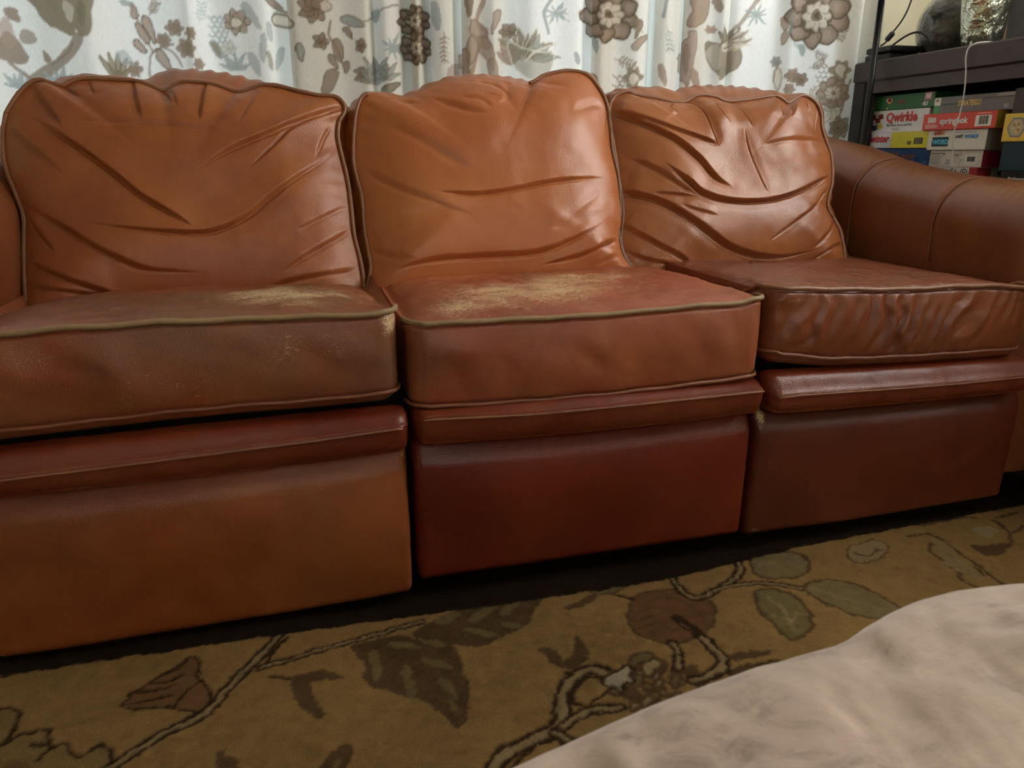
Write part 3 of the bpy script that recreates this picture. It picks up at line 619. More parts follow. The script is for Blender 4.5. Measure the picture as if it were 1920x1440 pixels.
def pad(x0, x1, seam, low, seed, hi):
    """bolster at the top of a footrest, with a stitched ridge along it"""
    sx, sz = zline(seam, -.035); lx, lz = zline(low, -.020)
    xs_ = np.linspace(x0, x1, 150); P = []
    for x in xs_:
        a = np.interp(x, sx, sz); b = np.interp(x, lx, lz); t = hi(x); e = min(x - x0, x1 - x); k = 1 - (1 - min(e / .022, 1)) ** 2.2; k = math.sqrt(max(k, 0)) if e < .022 else 1
        sec = [(.10, a), (.02, t), (.0, t + .001), (-.018, t - .004), (-.030, a + .35 * (t - a)), (-.0365, a + .0035), (-.0355, a - .002), (-.034, (a + b) / 2), (-.027, b + .004), (-.012, b - .002), (.10, b - .002)]
        sec = catmull(sec, 5); m = (a + b + t) / 3; cy = .02
        P.append([(x, cy + (y - cy) * (.45 + .55 * k), m + (z - m) * (.55 + .45 * k)) for y, z in sec])
    P = np.array(P); n, m, _ = P.shape
    P[:, :, 1] += .0008 * fbm(P[:, :, 0], P[:, :, 2], 20, seed)
    V = P.reshape(-1, 3); F = np.vstack([grid_faces(n, m)]); V = list(V); F = [tuple(f) for f in F.tolist()]
    F += [(i * m + m - 1, (i + 1) * m + m - 1, (i + 1) * m, i * m) for i in range(n - 1)]
    F += [tuple(range(m - 1, -1, -1)), tuple((n - 1) * m + k for k in range(m))]
    o = MB().add(V, F).build('footrest_pad', L_pad, sofa, True)
    q = [(x, -.0375, np.interp(x, sx, sz) + .001) for x in np.linspace(x0 + .012, x1 - .012, 60)]
    MB().tube(q, .0018, 6).build('seam', L_pipe, o, True)
    st = MB()
    for x in np.arange(x0 + .015, x1 - .015, .0042):
        z = np.interp(x, sx, sz) + .0065; st.tube([(x, -.0362, z), (x + .0026, -.0362, z)], .0005, 4)
    st.build('stitching', L_thread, o)
    return o
zi = lambda P, yv: (lambda q: (lambda x: float(np.interp(x, q[0], q[1]))))(zline(P, yv))
pad(X0, X1 + .006, [(-200, 925), (0, 902), (200, 877), (400, 852), (600, 826), (768, 802)], [(-200, 960), (0, 932), (200, 910), (400, 887), (600, 864), (760, 842)], 1, zi([(-200, 868), (0, 842), (400, 798), (770, 762)], 0))
pad(X1 + .014, X2 + .004, [(775, 795), (800, 788), (900, 783), (1000, 778), (1150, 764), (1300, 748), (1425, 735)], [(775, 832), (900, 825), (1100, 808), (1250, 792), (1400, 773)], 2, zi([(770, 762), (1420, 708)], 0))
pad(X2 + .012, X3 + .022, [(1420, 752), (1500, 742), (1600, 735), (1700, 728), (1800, 720), (1925, 707)], [(1420, 774), (1500, 770), (1650, 758), (1800, 744), (1925, 730)], 3, zi([(1420, 700), (1700, 684), (1925, 668)], 0))

def panel(x0, x1, top, bot, mat, seed, wearspots, tl=0, grime=.2):
    V, F = rbox_pts(x0, x1, 0, .09, 0, 1, (.012, .02, .06), 130, 16, 70)
    tx, tz = zline(top, 0); bx, bz = zline(bot, 0); t = V[:, 2]; n = V.copy()
    u = (V[:, 0] - x0) / (x1 - x0) * 2 - 1
    n[:, 2] = np.interp(V[:, 0], bx, bz) * (1 - t) + t * np.interp(V[:, 0], tx, tz)
    fr = smooth((.05 - V[:, 1]) / .04)
    n[:, 1] -= fr * .014 * (1 - np.abs(u) ** 6) * np.sin(np.clip(t, 0, 1) ** 1.6 * math.pi) ** .8
    n[:, 1] += fr * (.0018 * fbm(V[:, 0], n[:, 2], 8, seed, 2)) + fr * .014 * smooth((t - .82) / .18)
    wear = np.zeros(len(V))
    for (wx, wz, rx, rz, a) in wearspots: wear = np.maximum(wear, a * np.exp(-((V[:, 0] - wx) / rx) ** 2 - ((n[:, 2] - wz) / rz) ** 2))
    g = np.clip(grime * (1 + .8 * fbm(V[:, 0], n[:, 2], 5, seed + 2)), 0, 1)
    quads_mesh('footrest_panel', n, F, mat, sofa, attrs={'wear': wear, 'grime': g})
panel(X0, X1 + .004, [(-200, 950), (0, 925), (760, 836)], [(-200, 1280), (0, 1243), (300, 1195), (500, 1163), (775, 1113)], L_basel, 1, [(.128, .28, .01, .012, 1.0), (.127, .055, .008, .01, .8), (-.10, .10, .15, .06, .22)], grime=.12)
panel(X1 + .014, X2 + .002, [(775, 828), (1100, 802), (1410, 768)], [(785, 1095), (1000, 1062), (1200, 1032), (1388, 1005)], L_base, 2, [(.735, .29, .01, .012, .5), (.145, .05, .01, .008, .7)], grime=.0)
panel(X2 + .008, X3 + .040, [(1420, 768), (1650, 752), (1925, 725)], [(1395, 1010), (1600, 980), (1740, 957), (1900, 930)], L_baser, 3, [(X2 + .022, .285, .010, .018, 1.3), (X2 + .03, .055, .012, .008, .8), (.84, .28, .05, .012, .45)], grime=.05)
# small dark stains on the middle panel
# --- underframe, back, fabric in the gaps, feet
MB().box((X0, .10, .07), (X3, .84, .36)).build('underframe', M_dark, sofa)
MB().box((X0 + .01, .08, .10), (X3 - .01, .12, .30)).build('inner_front', M_dark, sofa)
V, F = rbox_pts(X0 + .03, X3 - .05, .60, .88, .08, .835, (.05, .07, .05), 60, 20, 30)
quads_mesh('back_frame', V, F, L_back, sofa, attrs={'wear': np.zeros(len(V)), 'grime': np.zeros(len(V))})
for fx in (X0 - .10, X3 + .075):
    for fy in (.16, .80):
        MB().lathe([(.0, 0), (.022, 0), (.030, .012), (.036, .035), (.040, .088), (.0, .088)], (fx, fy, .0125), 20).build('foot', M_black, sofa, True)

# --- arms: long pillow rolls that drop from the back to the front
def arm(side, xin, seams_y):
    ys_ = np.r_[np.linspace(.018, .044, 8), np.linspace(.048, .84, 130), np.linspace(.85, .885, 5)]
    zc = lambda y: float(np.interp(y, [-.1, 0, .135, .30, .455, .65, .9], [.668, .674, .682, .692, .712, .758, .80]))
    P = []; na = 110; W_ = .275
    for y in ys_:
        top = zc(y); e = min((y - .018) / .03, (.885 - y) / .03, 1); e = max(e, 0); k = math.sqrt(max(1 - (1 - e) ** 2, 0)); sec = []
        # closed section, from the inner foot up over the roll and down outside
        for pt in [(.010, .095), (.006, .20), (.004, .34), (.0, .47), (-.004, .55), (-.004 , top - .085), (.012, top - .045), (.050, top - .012), (.10, top), (.15, top - .006), (.190, top - .035), (.222, top - .08), (.236, top - .14), (.236, top - .20), (.230, .40), (.225, .24), (.225, .095)]:
            sec.append(pt)
        sec = catmull(sec, 7); cx, cz = .125, .36
        row = []
        for a, b in sec:
            a2 = cx + (a - cx) * (.80 + .20 * k); b2 = cz + (b - cz) * (.86 + .14 * k) if b > cz else b
            row.append((a2, y, b2))
        P.append(row)
    P = np.array(P); n, m, _ = P.shape; A = P[:, :, 0].copy(); Yv = P[:, :, 1]; Z = P[:, :, 2]
    # gathers running over the crown near the seams, and shallow seam valleys
    top = np.array([zc(y) for y in ys_])[:, None]; crown = np.exp(-((Z - top) / .05) ** 2)
    sag = .0
    for sy in seams_y:
        d = (Yv - (sy + .0)); P[:, :, 2] -= .0040 * np.exp(-(d / .006) ** 2) * smooth((Z - .5) / .05); P[:, :, 0] += .0035 * np.exp(-(d / .006) ** 2) * (A < .1)
    wv = np.sin(Yv * 2 * math.pi / .021 + 2.2 * fbm(Yv, Z, 8, 3, 2)) * np.clip(.6 + .7 * fbm(Yv, Z, 10, 8, 1), 0, 1.4)
    reg = smooth((Yv - seams_y[1]) / .05) * smooth((seams_y[0] - Yv) / .04) + .5 * smooth((seams_y[1] - .03 - Yv) / .04) * smooth((Yv + .02) / .05)
    P[:, :, 2] += .0017 * wv * crown * reg * (A < .16)
    P[:, :, 0] = xin + side * P[:, :, 0]
    V = P.reshape(-1, 3); F = grid_faces(n, m)
    if side > 0: F = F[:, ::-1]
    F = [tuple(f) for f in F.tolist()]; F += [(i * m + m - 1, (i + 1) * m + m - 1, (i + 1) * m, i * m) for i in range(n - 1)]
    F += [tuple(range(m)), tuple((n - 1) * m + k for k in range(m - 1, -1, -1))]
    o = MB().add(V, F).build('arm', L_arm, sofa, True)
    for sy in seams_y:
        k = int(np.argmin(abs(ys_ - sy))); q = P[k].copy(); q = q[int(m * .22):int(m * .62)]
        q[:, 1] += .0; MB().tube(q + np.array([0, 0, .0022]) - np.array([side * .0022, 0, 0]), .0016, 6).build('seam', L_pipe, o, True)
    return o
arm(1, X3 + .004, (.52, .255)); arm(-1, X0 - .004, (.52, .255))

# ================================================================== CURTAINS
YC = 1.0
def cx(px): return float(at((px, 60), 1, YC)[0])
def curtain(name, ctrl, motif_fn, label, seed):
    path = catmull([(q_[0], YC - .010 + (q_[1] - YC) * 1.55) for q_ in ctrl], 14); d = np.r_[0, np.cumsum(np.hypot(*np.diff(path, axis=0).T))]
    S = d[-1]; s_ = np.arange(0, S, .0034); px_ = np.interp(s_, d, path[:, 0]); py_ = np.interp(s_, d, path[:, 1])
    Q = np.stack([px_, py_, np.full_like(px_, 1.05)], -1) - CAM; dep = Q @ FW; scr = 960 + FPX * (Q @ RT) / dep
    c = Canvas(0, S, .74, 1.24, .0022, (.80, .785, .72)); c.jitter(.0009, .012)
    def T(p):
        m = np.abs(scr - p[0]); cand = np.where(m < m.min() + 2.5)[0]; k = cand[np.argmin(py_[cand])]
        r = ray(p); q = CAM + r * ((py_[k] - CAM[1]) / r[1]); return np.array([s_[k], q[2]])
    motif_fn(c, T)
    zs = np.r_[np.linspace(.06, .74, 12)[:-1], np.arange(.74, 1.24, .0034), np.linspace(1.25, 2.32, 16)]
    Sg, Z = np.meshgrid(s_, zs, indexing='ij'); zz = .80 + np.mod(Z - .80 + .09 * np.floor(Sg / 1.1), .36)
    zz = np.where((Z > .77) & (Z < 1.185), Z, zz); col = c.sample(Sg, zz)
    sway = .006 * np.sin(Z * 2.1 + Sg * 2) * (1.3 - Z) + .003 * fbm(Sg, Z, 3, seed)
    X = px_[:, None] + 0 * Z; Y = py_[:, None] + sway * .6
    V1 = np.stack([X, Y, Z], -1).reshape(-1, 3)
    return quads_mesh(name, V1, grid_faces(*X.shape), M_curt, attrs={'pattern': col.reshape(-1, 3)}), path
s = NT('curtain_cloth'); c = s.attr('pattern', 'Color'); v = s.coord((1, 1, 1))
wv = s.noise(600, 2, .5, s.coord((1, 1, .15))); mul = s.new('ShaderNodeMix', data_type='RGBA', blend_type='MULTIPLY'); mul.inputs[0].default_value = 1
s.link(c, mul.inputs[6]); s.link(s.ramp(wv, [(.2, (.9, .9, .9)), (.8, (1.06, 1.06, 1.06))]), mul.inputs[7])
df = s.new('ShaderNodeBsdfDiffuse'); tr = s.new('ShaderNodeBsdfTranslucent'); mx = s.new('ShaderNodeMixShader'); mx.inputs[0].default_value = .26
s.link(mul.outputs[2], df.inputs[0]); s.link(mul.outputs[2], tr.inputs[0]); s.link(df.outputs[0], mx.inputs[1]); s.link(tr.outputs[0], mx.inputs[2]); s.link(mx.outputs[0], s.out.inputs[0])
s.link(s.bump(wv, .15, .0008), df.inputs['Normal']); s.n.remove(s.b); M_curt = s.m

TP = (.30, .225, .16); TPD = (.15, .115, .075); OL = (.26, .22, .14); BG = (.36, .40, .37); BGL = (.48, .53, .50); PK = (.42, .31, .235); CRM = (.72, .65, .53)
def pell(c, T, x, y, ang, ln, wd, col, edge=None, a=.9, ew=.003):
    g = np.linspace(0, 2 * math.pi, 14, endpoint=False); r = math.radians(ang); P = []
    for t in g:
        u = math.cos(t) * ln / 2; v = math.sin(t) * wd / 2 * (1 - .35 * math.cos(t)); P.append(T((x + u * math.cos(r) - v * math.sin(r), y + u * math.sin(r) + v * math.cos(r))))
    c.poly(P, col, a, edge, ew)
def ppoly(c, T, P, col, edge=None, a=.9, ew=.003): c.poly(catmull([T(p) for p in P], 4, True), col, a, edge, ew)
def pline(c, T, P, wd, col, a=.9): c.stroke(catmull([T(p) for p in P], 6), wd, col, a)
def rosette(c, T, x, y, r, dark=TPD, mid=TP):
    for k in range(9):
        g = 2 * math.pi * k / 9 + .3; pell(c, T, x + r * .72 * math.cos(g), y + r * .72 * math.sin(g), math.degrees(g), r * .62, r * .62, mid, dark, .95, .006)
        pell(c, T, x + r * .72 * math.cos(g), y + r * .72 * math.sin(g), math.degrees(g), r * .3, r * .34, PK, None, .6)
    pell(c, T, x, y, 0, r * 1.1, r * 1.1, dark); 
    for k in range(8):
        g = 2 * math.pi * k / 8; pell(c, T, x + r * .34 * math.cos(g), y + r * .34 * math.sin(g), math.degrees(g), r * .3, r * .3, CRM, mid, .8, .003)
    pell(c, T, x, y, 30, r * .5, r * .42, mid, CRM, 1, .004); pell(c, T, x, y, 70, r * .26, r * .2, dark)
def spikes(c, T, x, y, r, n, a0, a1, col, edge=None, w=.25):
    for k in range(n):
        a = math.radians(a0 + (a1 - a0) * k / max(n - 1, 1)); L = r * (1 if k % 2 else .8)
        pell(c, T, x + L * .5 * math.cos(a), y + L * .5 * math.sin(a), math.degrees(a), L, L * w, col, edge, .85, .0022)
def blossom(c, T, x, y, r, col, edge=None, n=6):
    for k in range(n):
        g = 2 * math.pi * k / n; pell(c, T, x + r * .5 * math.cos(g), y + r * .5 * math.sin(g), math.degrees(g), r, r * .75, col, edge, .9, .002)
def scales(c, T, x0, y0, w_, h_, col):
    for i in range(int(h_ / 9)):
        for j in range(int(w_ / 10)):
            x = x0 + j * 10 + (i % 2) * 5; y = y0 + i * 9; pline(c, T, [(x - 5, y), (x, y + 5), (x + 5, y)], .0035, col)
def twig(c, T, x, y, ang, L, col, n=6):
    a = math.radians(ang); pline(c, T, [(x, y), (x + L * math.cos(a), y + L * math.sin(a))], .003, col, .7)
    for k in range(1, n):
        t = k / n; q = (x + L * t * math.cos(a), y + L * t * math.sin(a))
        for sg in (-1, 1): pell(c, T, q[0] + 6 * math.cos(a + sg), q[1] + 6 * math.sin(a + sg), math.degrees(a + sg), 12, 4, col, None, .75)
def left_motifs(c, T):
    ppoly(c, T, [(-30, 95), (0, 60), (22, 70), (30, 95), (38, 112), (25, 120), (0, 115)], TP); ppoly(c, T, [(-10, 50), (10, 30), (18, 55), (22, 80), (0, 90)], PK, a=.7); pell(c, T, 22, 28, 60, 34, 22, TP); pell(c, T, 44, 72, 20, 36, 26, TP, a=.75)
    pline(c, T, [(0, 118), (20, 135), (38, 148)], .008, TP); spikes(c, T, 10, 165, 40, 5, 200, 320, BG)
    ppoly(c, T, [(60, -10), (66, 18), (80, 40), (105, 57), (128, 66), (133, 52), (142, 68), (158, 65), (168, 45), (172, 20), (170, -12)], OL, TP, .95); ppoly(c, T, [(118, 0), (135, 12), (128, 40), (118, 30)], CRM, a=.5); pell(c, T, 100, 15, 70, 44, 22, TP, None, .5); pell(c, T, 150, 25, 100, 50, 18, TPD, None, .35)
    pline(c, T, [(134, 72), (118, 95), (90, 118), (62, 135), (40, 150)], .026, TP, .85); pline(c, T, [(125, 80), (108, 100), (80, 118)], .005, TPD, .4); pell(c, T, 70, 105, 250, 24, 14, TP)
    spikes(c, T, 90, 165, 45, 6, 200, 340, BG, None, .3)
    for a, L in ((235, 70), (258, 66), (280, 62), (300, 58), (320, 50)): spikes(c, T, 205, 150, L, 1, a, a, OL, TPD, .22)
    blossom(c, T, 240, 130, 18, TP); pell(c, T, 225, 110, 40, 40, 22, BG, None, .6)
    pline(c, T, [(268, 150), (267, 120), (275, 98), (295, 88), (315, 82)], .005, TP); pline(c, T, [(275, 98), (262, 60), (255, 30), (248, 10)], .005, TP); pline(c, T, [(295, 88), (315, 100), (328, 125)], .005, TP)
    for e in ((275, 55, 75, 56, 16), (262, 62, 250, 44, 13), (255, 88, 60, 30, 14), (295, 112, 62, 46, 17), (252, 20, 260, 30, 14)): pell(c, T, *e, PK, TPD, .9, .003)
    for e in ((322, 52, 19), (340, 90, 21), (352, 62, 14), (298, 75, 16), (362, 120, 14)): blossom(c, T, e[0], e[1], e[2], TP)
    twig(c, T, 280, 28, -60, 30, TP); pell(c, T, 240, 6, 0, 24, 12, BG)
    twig(c, T, 375, 45, -80, 45, BGL); scales(c, T, 395, 30, 36, 55, BG); blossom(c, T, 440, 40, 26, PK, TPD, 7); pell(c, T, 440, 42, 0, 24, 20, CRM, OL); blossom(c, T, 420, 90, 15, CRM, BG); pell(c, T, 400, 95, 70, 34, 12, OL, BG); spikes(c, T, 430, 130, 40, 5, 200, 340, BG, None, .28)
    for e in ((470, 30, 60, 60, 20), (488, 90, 100, 60, 18), (468, 120, 70, 50, 20), (505, 60, 80, 40, 14), (520, 110, 110, 50, 16)): pell(c, T, *e, BG, None, .7)
    pell(c, T, 530, 40, 20, 40, 22, CRM, OL, 1, .005); pell(c, T, 520, 10, 40, 44, 14, TP, OL); pell(c, T, 500, 115, 80, 40, 12, OL, None, .7)
    blossom(c, T, 590, 15, 30, TP, TPD, 7); pell(c, T, 615, 12, 0, 24, 20, CRM, TP); blossom(c, T, 600, 78, 17, TP, TPD, 5); pline(c, T, [(620, 40), (616, 65), (628, 90), (640, 120)], .006, TP)
    for e in ((632, 95, 80, 44, 18), (622, 115, 60, 30, 14), (645, 125, 100, 26, 12), (650, 62, 60, 26, 12), (610, 155, 120, 60, 24)): pell(c, T, *e, TP, TPD, .85, .002)
    pell(c, T, 662, 42, 20, 44, 18, BG, TP); blossom(c, T, 672, 85, 14, TP, TPD, 5); blossom(c, T, 672, 140, 18, TP, None, 5); pline(c, T, [(680, 40), (715, 18), (750, 10)], .004, TP); pell(c, T, 558, 98, 80, 34, 18, BG, TPD)
    for e in ((700, 140, 60), (720, 150, 40), (690, 158, 90)): spikes(c, T, e[0], e[1], 40, 5, 200, 340, BG, TP, .25)
    spikes(c, T, 738, 90, 30, 9, 0, 330, BG, None, .2); pell(c, T, 705, 30, 100, 26, 12, BG); pell(c, T, 728, 165, -20, 46, 16, OL, TPD)
    rosette(c, T, 778, 40, 30); rosette(c, T, 780, 90, 30)
def right_motifs(c, T):
    pell(c, T, 815, 30, 80, 60, 24, BG, None, .7); twig(c, T, 832, 60, 90, 60, TP, 7); pell(c, T, 850, 140, 120, 50, 26, PK, None, .7); pell(c, T, 880, 12, 90, 50, 20, TP)
    pline(c, T, [(905, 0), (897, 40), (912, 60), (900, 90), (885, 140)], .014, PK)
    for e in ((900, 65, 60, 60, 26), (885, 95, 100, 60, 26), (915, 100, 70, 70, 20), (930, 40, 110, 50, 16), (925, 130, 80, 44, 22), (870, 120, 90, 60, 18)): pell(c, T, *e, PK, TP, .8, .003)
    blossom(c, T, 955, 60, 17, TP, TPD); spikes(c, T, 985, 110, 62, 8, 200, 330, OL, CRM, .3); spikes(c, T, 1000, 112, 50, 6, 270, 355, BG, TP, .25); spikes(c, T, 960, 120, 44, 4, 220, 290, PK, TP, .3)
    ppoly(c, T, [(950, 80), (965, 130), (1000, 150), (1030, 140), (1042, 100), (1000, 96)], OL, CRM, .55); pline(c, T, [(985, 115), (1010, 95), (1045, 82)], .006, CRM)
    spikes(c, T, 1045, 25, 24, 9, 0, 330, BG, None, .2); pline(c, T, [(1030, 60), (1022, 20), (1040, -5)], .010, BG); pell(c, T, 1085, 110, 70, 26, 12, BG); pell(c, T, 1095, 30, 60, 26, 12, PK)
    rosette(c, T, 1142, 28, 52); twig(c, T, 1180, 30, 60, 40, OL); pell(c, T, 1196, 55, 110, 40, 14, TP, OL); pell(c, T, 1200, 80, -40, 44, 14, PK, OL)
    twig(c, T, 1155, 110, 20, 40, TP); scales(c, T, 1158, 140, 24, 30, TP); blossom(c, T, 1190, 145, 22, OL, TP); pell(c, T, 1192, 148, 0, 24, 22, CRM); pell(c, T, 1115, 85, 80, 34, 12, BG); pell(c, T, 1115, 150, 60, 30, 14, TP)
    twig(c, T, 1250, 50, 80, 50, BG); pell(c, T, 1246, 140, 70, 46, 20, PK); pline(c, T, [(1240, 30), (1245, 0)], .01, BG)
    ppoly(c, T, [(1288, -5), (1292, 20), (1284, 45), (1300, 52), (1320, 40), (1328, 10), (1322, -8)], PK, TP); ppoly(c, T, [(1278, 80), (1290, 60), (1308, 62), (1308, 95), (1300, 130), (1290, 165), (1276, 150), (1272, 110)], PK, TP, .75); pell(c, T, 1288, 110, 90, 60, 16, TP, None, .5); pell(c, T, 1308, 145, 60, 40, 20, PK)
    ppoly(c, T, [(1328, 78), (1350, 84), (1372, 88), (1390, 92), (1396, 112), (1386, 132), (1366, 145), (1358, 150), (1352, 142), (1338, 130), (1328, 105)], OL, TP); pell(c, T, 1342, 108, 80, 50, 26, CRM, None, .45); pell(c, T, 1375, 112, 60, 40, 30, PK, None, .4)
    spikes(c, T, 1364, 92, 48, 5, 240, 320, OL, TPD, .26); spikes(c, T, 1358, 90, 58, 5, 315, 352, TP, CRM, .2); pline(c, T, [(1366, 90), (1390, 40), (1408, 10), (1420, -5)], .013, TP, .75); pline(c, T, [(1360, 94), (1385, 86), (1412, 84)], .005, CRM)
    spikes(c, T, 1416, 28, 26, 9, 0, 330, BG, None, .2); blossom(c, T, 1332, 55, 10, PK); pell(c, T, 1340, 10, 70, 34, 16, TP)
    pell(c, T, 1466, 45, 80, 26, 14, PK, OL); pell(c, T, 1468, 72, 100, 26, 12, PK, OL); pline(c, T, [(1462, 120), (1455, 140), (1460, 165)], .005, TP)
    rosette(c, T, 1526, 30, 60); pline(c, T, [(1480, 30), (1482, 60), (1500, 88)], .012, BG, .5); pell(c, T, 1502, 95, 80, 24, 12, BG)
    twig(c, T, 1525, 95, 30, 34, TP); twig(c, T, 1520, 128, -20, 34, TP); twig(c, T, 1582, 40, 110, 40, TP)
    pell(c, T, 1462, 150, 90, 44, 14, CRM, TP); blossom(c, T, 1488, 142, 15, TP); blossom(c, T, 1506, 150, 14, TP, TPD); blossom(c, T, 1486, 168, 13, TP); blossom(c, T, 1456, 116, 10, BG, TP)
    scales(c, T, 1542, 125, 38, 50, TP); blossom(c, T, 1580, 132, 20, OL, TP); pell(c, T, 1580, 134, 80, 26, 16, CRM); blossom(c, T, 1545, 185, 24, CRM, TP, 8); blossom(c, T, 1562, 205, 26, CRM, OL, 8); rosette(c, T, 1572, 175, 28, TP, PK)
    blossom(c, T, 1540, 225, 22, OL, TP, 7); blossom(c, T, 1590, 240, 22, TP, TPD, 7); pline(c, T, [(1600, 150), (1592, 200), (1580, 260)], .006, OL)
f_, b_ = YC - .045, YC + .030
def fold(E, W_):      # a pleat: the cloth runs on behind, doubles back and comes forward again at the edge E
    return [(cx(E - 12), YC - .010), (cx(E + W_ * .5), YC + .026), (cx(E + W_), YC + .024), (cx(E + W_ * .6), YC + .004), (cx(E + 3), YC - .010), (cx(E - 1), YC - .030), (cx(E + 10), YC - .040)]
lc = [(-1.25, YC), (-1.12, f_), (-1.0, b_), (-.88, f_), (-.78, YC + .02), (cx(-60), f_ + .02), (cx(0), YC + .01), (cx(60), YC + .012), (cx(120), YC - .012), (cx(180), YC - .030), (cx(225), YC + .006), (cx(280), YC + .012), (cx(340), YC - .008),
      (cx(362), YC - .030), (cx(400), YC - .012), (cx(450), YC - .026), (cx(500), YC - .040)] + fold(545, 105) + [(cx(590), YC - .034), (cx(640), YC - .020),
      (cx(682), YC - .030), (cx(700), YC - .010), (cx(716), YC - .034), (cx(742), YC - .026)] + fold(766, 40) + [(cx(790), YC - .012), (cx(812), YC + .012), (cx(826), YC + .030)]
rc = [(cx(850), YC + .024), (cx(815), YC + .010), (cx(803), YC - .020), (cx(818), YC - .036), (cx(840), YC - .032)] + fold(862, 70) + [(cx(895), YC - .024), (cx(915), YC - .036), (cx(938), YC - .020), (cx(960), YC - .030), (cx(985), YC - .044), (cx(1030), YC - .034), (cx(1070), YC - .036)] \
    + fold(1101, 46) + [(cx(1130), YC - .030), (cx(1148), YC - .020), (cx(1178), YC - .034), (cx(1202), YC - .020)] + fold(1216, 16) + [(cx(1240), YC - .034), (cx(1256), YC - .030)] \
    + fold(1268, 42) + [(cx(1295), YC - .030), (cx(1318), YC - .026), (cx(1332), YC - .040), (cx(1350), YC - .022), (cx(1358), YC - .008), (cx(1363), YC - .026), (cx(1400), YC - .018), (cx(1440), YC - .012), (cx(1462), YC - .036), (cx(1478), YC - .012),
      (cx(1520), YC - .018), (cx(1560), YC - .008), (cx(1588), YC - .030), (cx(1600), YC - .006), (cx(1612), YC - .036), (cx(1622), YC - .040), (cx(1624), YC - .020), (cx(1612), YC + .005)]
a, pa = curtain('curtain', lc, left_motifs, '', 1); tag(a, 'left of the two cream floral curtains, hanging behind the left back cushion', 'curtain', 'floral curtains')
b, pb = curtain('curtain', rc, right_motifs, '', 2); tag(b, 'right of the two cream floral curtains, with brown rosettes beside the games shelf', 'curtain', 'floral curtains')
rod = MB().tube([(-1.4, YC, 2.345), (1.75, YC, 2.345)], .012, 12).build('curtain_rod', M_black, None, True); tag(rod, 'black rod above the floral curtains', 'curtain rod')

# ================================================================== GAMES SHELF (along the right wall)
SX = 1.60
M_shelf = plain('shelf_wood', (.042, .026, .023), .45, noise_amt=.12, scale=5)
M_shelfd = plain('shelf_wood_dark', (.016, .013, .013), .6, noise_amt=.15, scale=5)
shelf = empty('bookcase'); tag(shelf, 'dark brown wooden shelf unit packed with game boxes beside the right sofa arm', 'shelf')
Yn, Yfar, XB = -.30, .905, 2.05
MB().box((SX, Yn - .01, .935), (XB, Yfar + .008, .990), .004).build('top', M_shelf, shelf)
MB().box((SX + .0085, Yn + .05, .903), (SX + .03, Yfar - .046, .9345)).build('top_rail', M_shelf, shelf)
for y0, y1 in ((Yfar - .045, Yfar + .003), (Yn, Yn + .045)):
    MB().box((SX + .003, y0, 0), (SX + .028, y1, .9345), .003).build('post', M_shelfd, shelf)
MB().box((SX + .009, Yfar - .070, .02), (SX + .027, Yfar - .047, .902), .002).build('inner_post', M_shelfd, shelf)
MB().box((SX + .029, Yfar - .024, .02), (XB, Yfar - .004, .934)).build('side_panel', M_shelfd, shelf)
MB().box((SX + .029, Yn + .005, .02), (XB, Yn + .023, .934)).build('side_panel', M_shelfd, shelf)
MB().box((XB - .012, Yn + .024, .02), (XB, Yfar - .025, .934)).build('back_panel', M_shelfd, shelf)
ZS = .610
for z in (ZS, .32, .05): MB().box((SX + .029, Yn + .024, z - .02), (XB - .013, Yfar - .025, z)).build('shelf_board', M_shelf, shelf)
settle(shelf, (1.8, .3, 0))

def text(body, size, mat, parent, loc, italic=0, bold=0, sx=1.0, align='LEFT', name='lettering'):
    cu = bpy.data.curves.new('t', 'FONT'); cu.body = body; cu.size = size; cu.extrude = .0002; cu.shear = italic; cu.offset = bold; cu.align_x = align; cu.resolution_u = 2
    to = bpy.data.objects.new('t', cu); COL.objects.link(to); bpy.context.view_layer.update()
    me = bpy.data.meshes.new_from_object(to.evaluated_get(bpy.context.evaluated_depsgraph_get())); bpy.data.objects.remove(to)
    o = bpy.data.objects.new(name, me); me.materials.clear(); me.materials.append(mat); COL.objects.link(o)
    # reads towards -x: local x -> -y, local y -> z
    R = Matrix(((0, 0, -1, 0), (-1 * sx, 0, 0, 0), (0, 1, 0, 0), (0, 0, 0, 1))); me.transform(Matrix.Translation(loc) @ R)
    if parent: o.parent = parent
    return o
COLS = {}
def pc(col, rough=.38):
    k = (tuple(col), rough)
    if k not in COLS: COLS[k] = plain('print_%d' % len(COLS), tuple(min(.88, c * 1.6) for c in col), rough, noise_amt=.06)
    return COLS[k]
WHT = (.62, .60, .55); 
def front_rect(parent, xf, y0, y1, z0, z1, col, name='label_patch', th=.0004, poly=None):
    m = MB()
    if poly is None: m.box((xf - th, y1, z0), (xf + .0001, y0, z1))
    else:
        P = [(y0 + (y1 - y0) * a, z0 + (z1 - z0) * b) for a, b in poly]; n = len(P)
        m.add([(xf - th, a, b) for a, b in P] + [(xf, a, b) for a, b in P], [tuple(range(n)), tuple(range(2 * n - 1, n - 1, -1))] + [(k, (k + 1) % n, n + (k + 1) % n, n + k) for k in range(n)])
    return m.build(name, pc(col), parent)
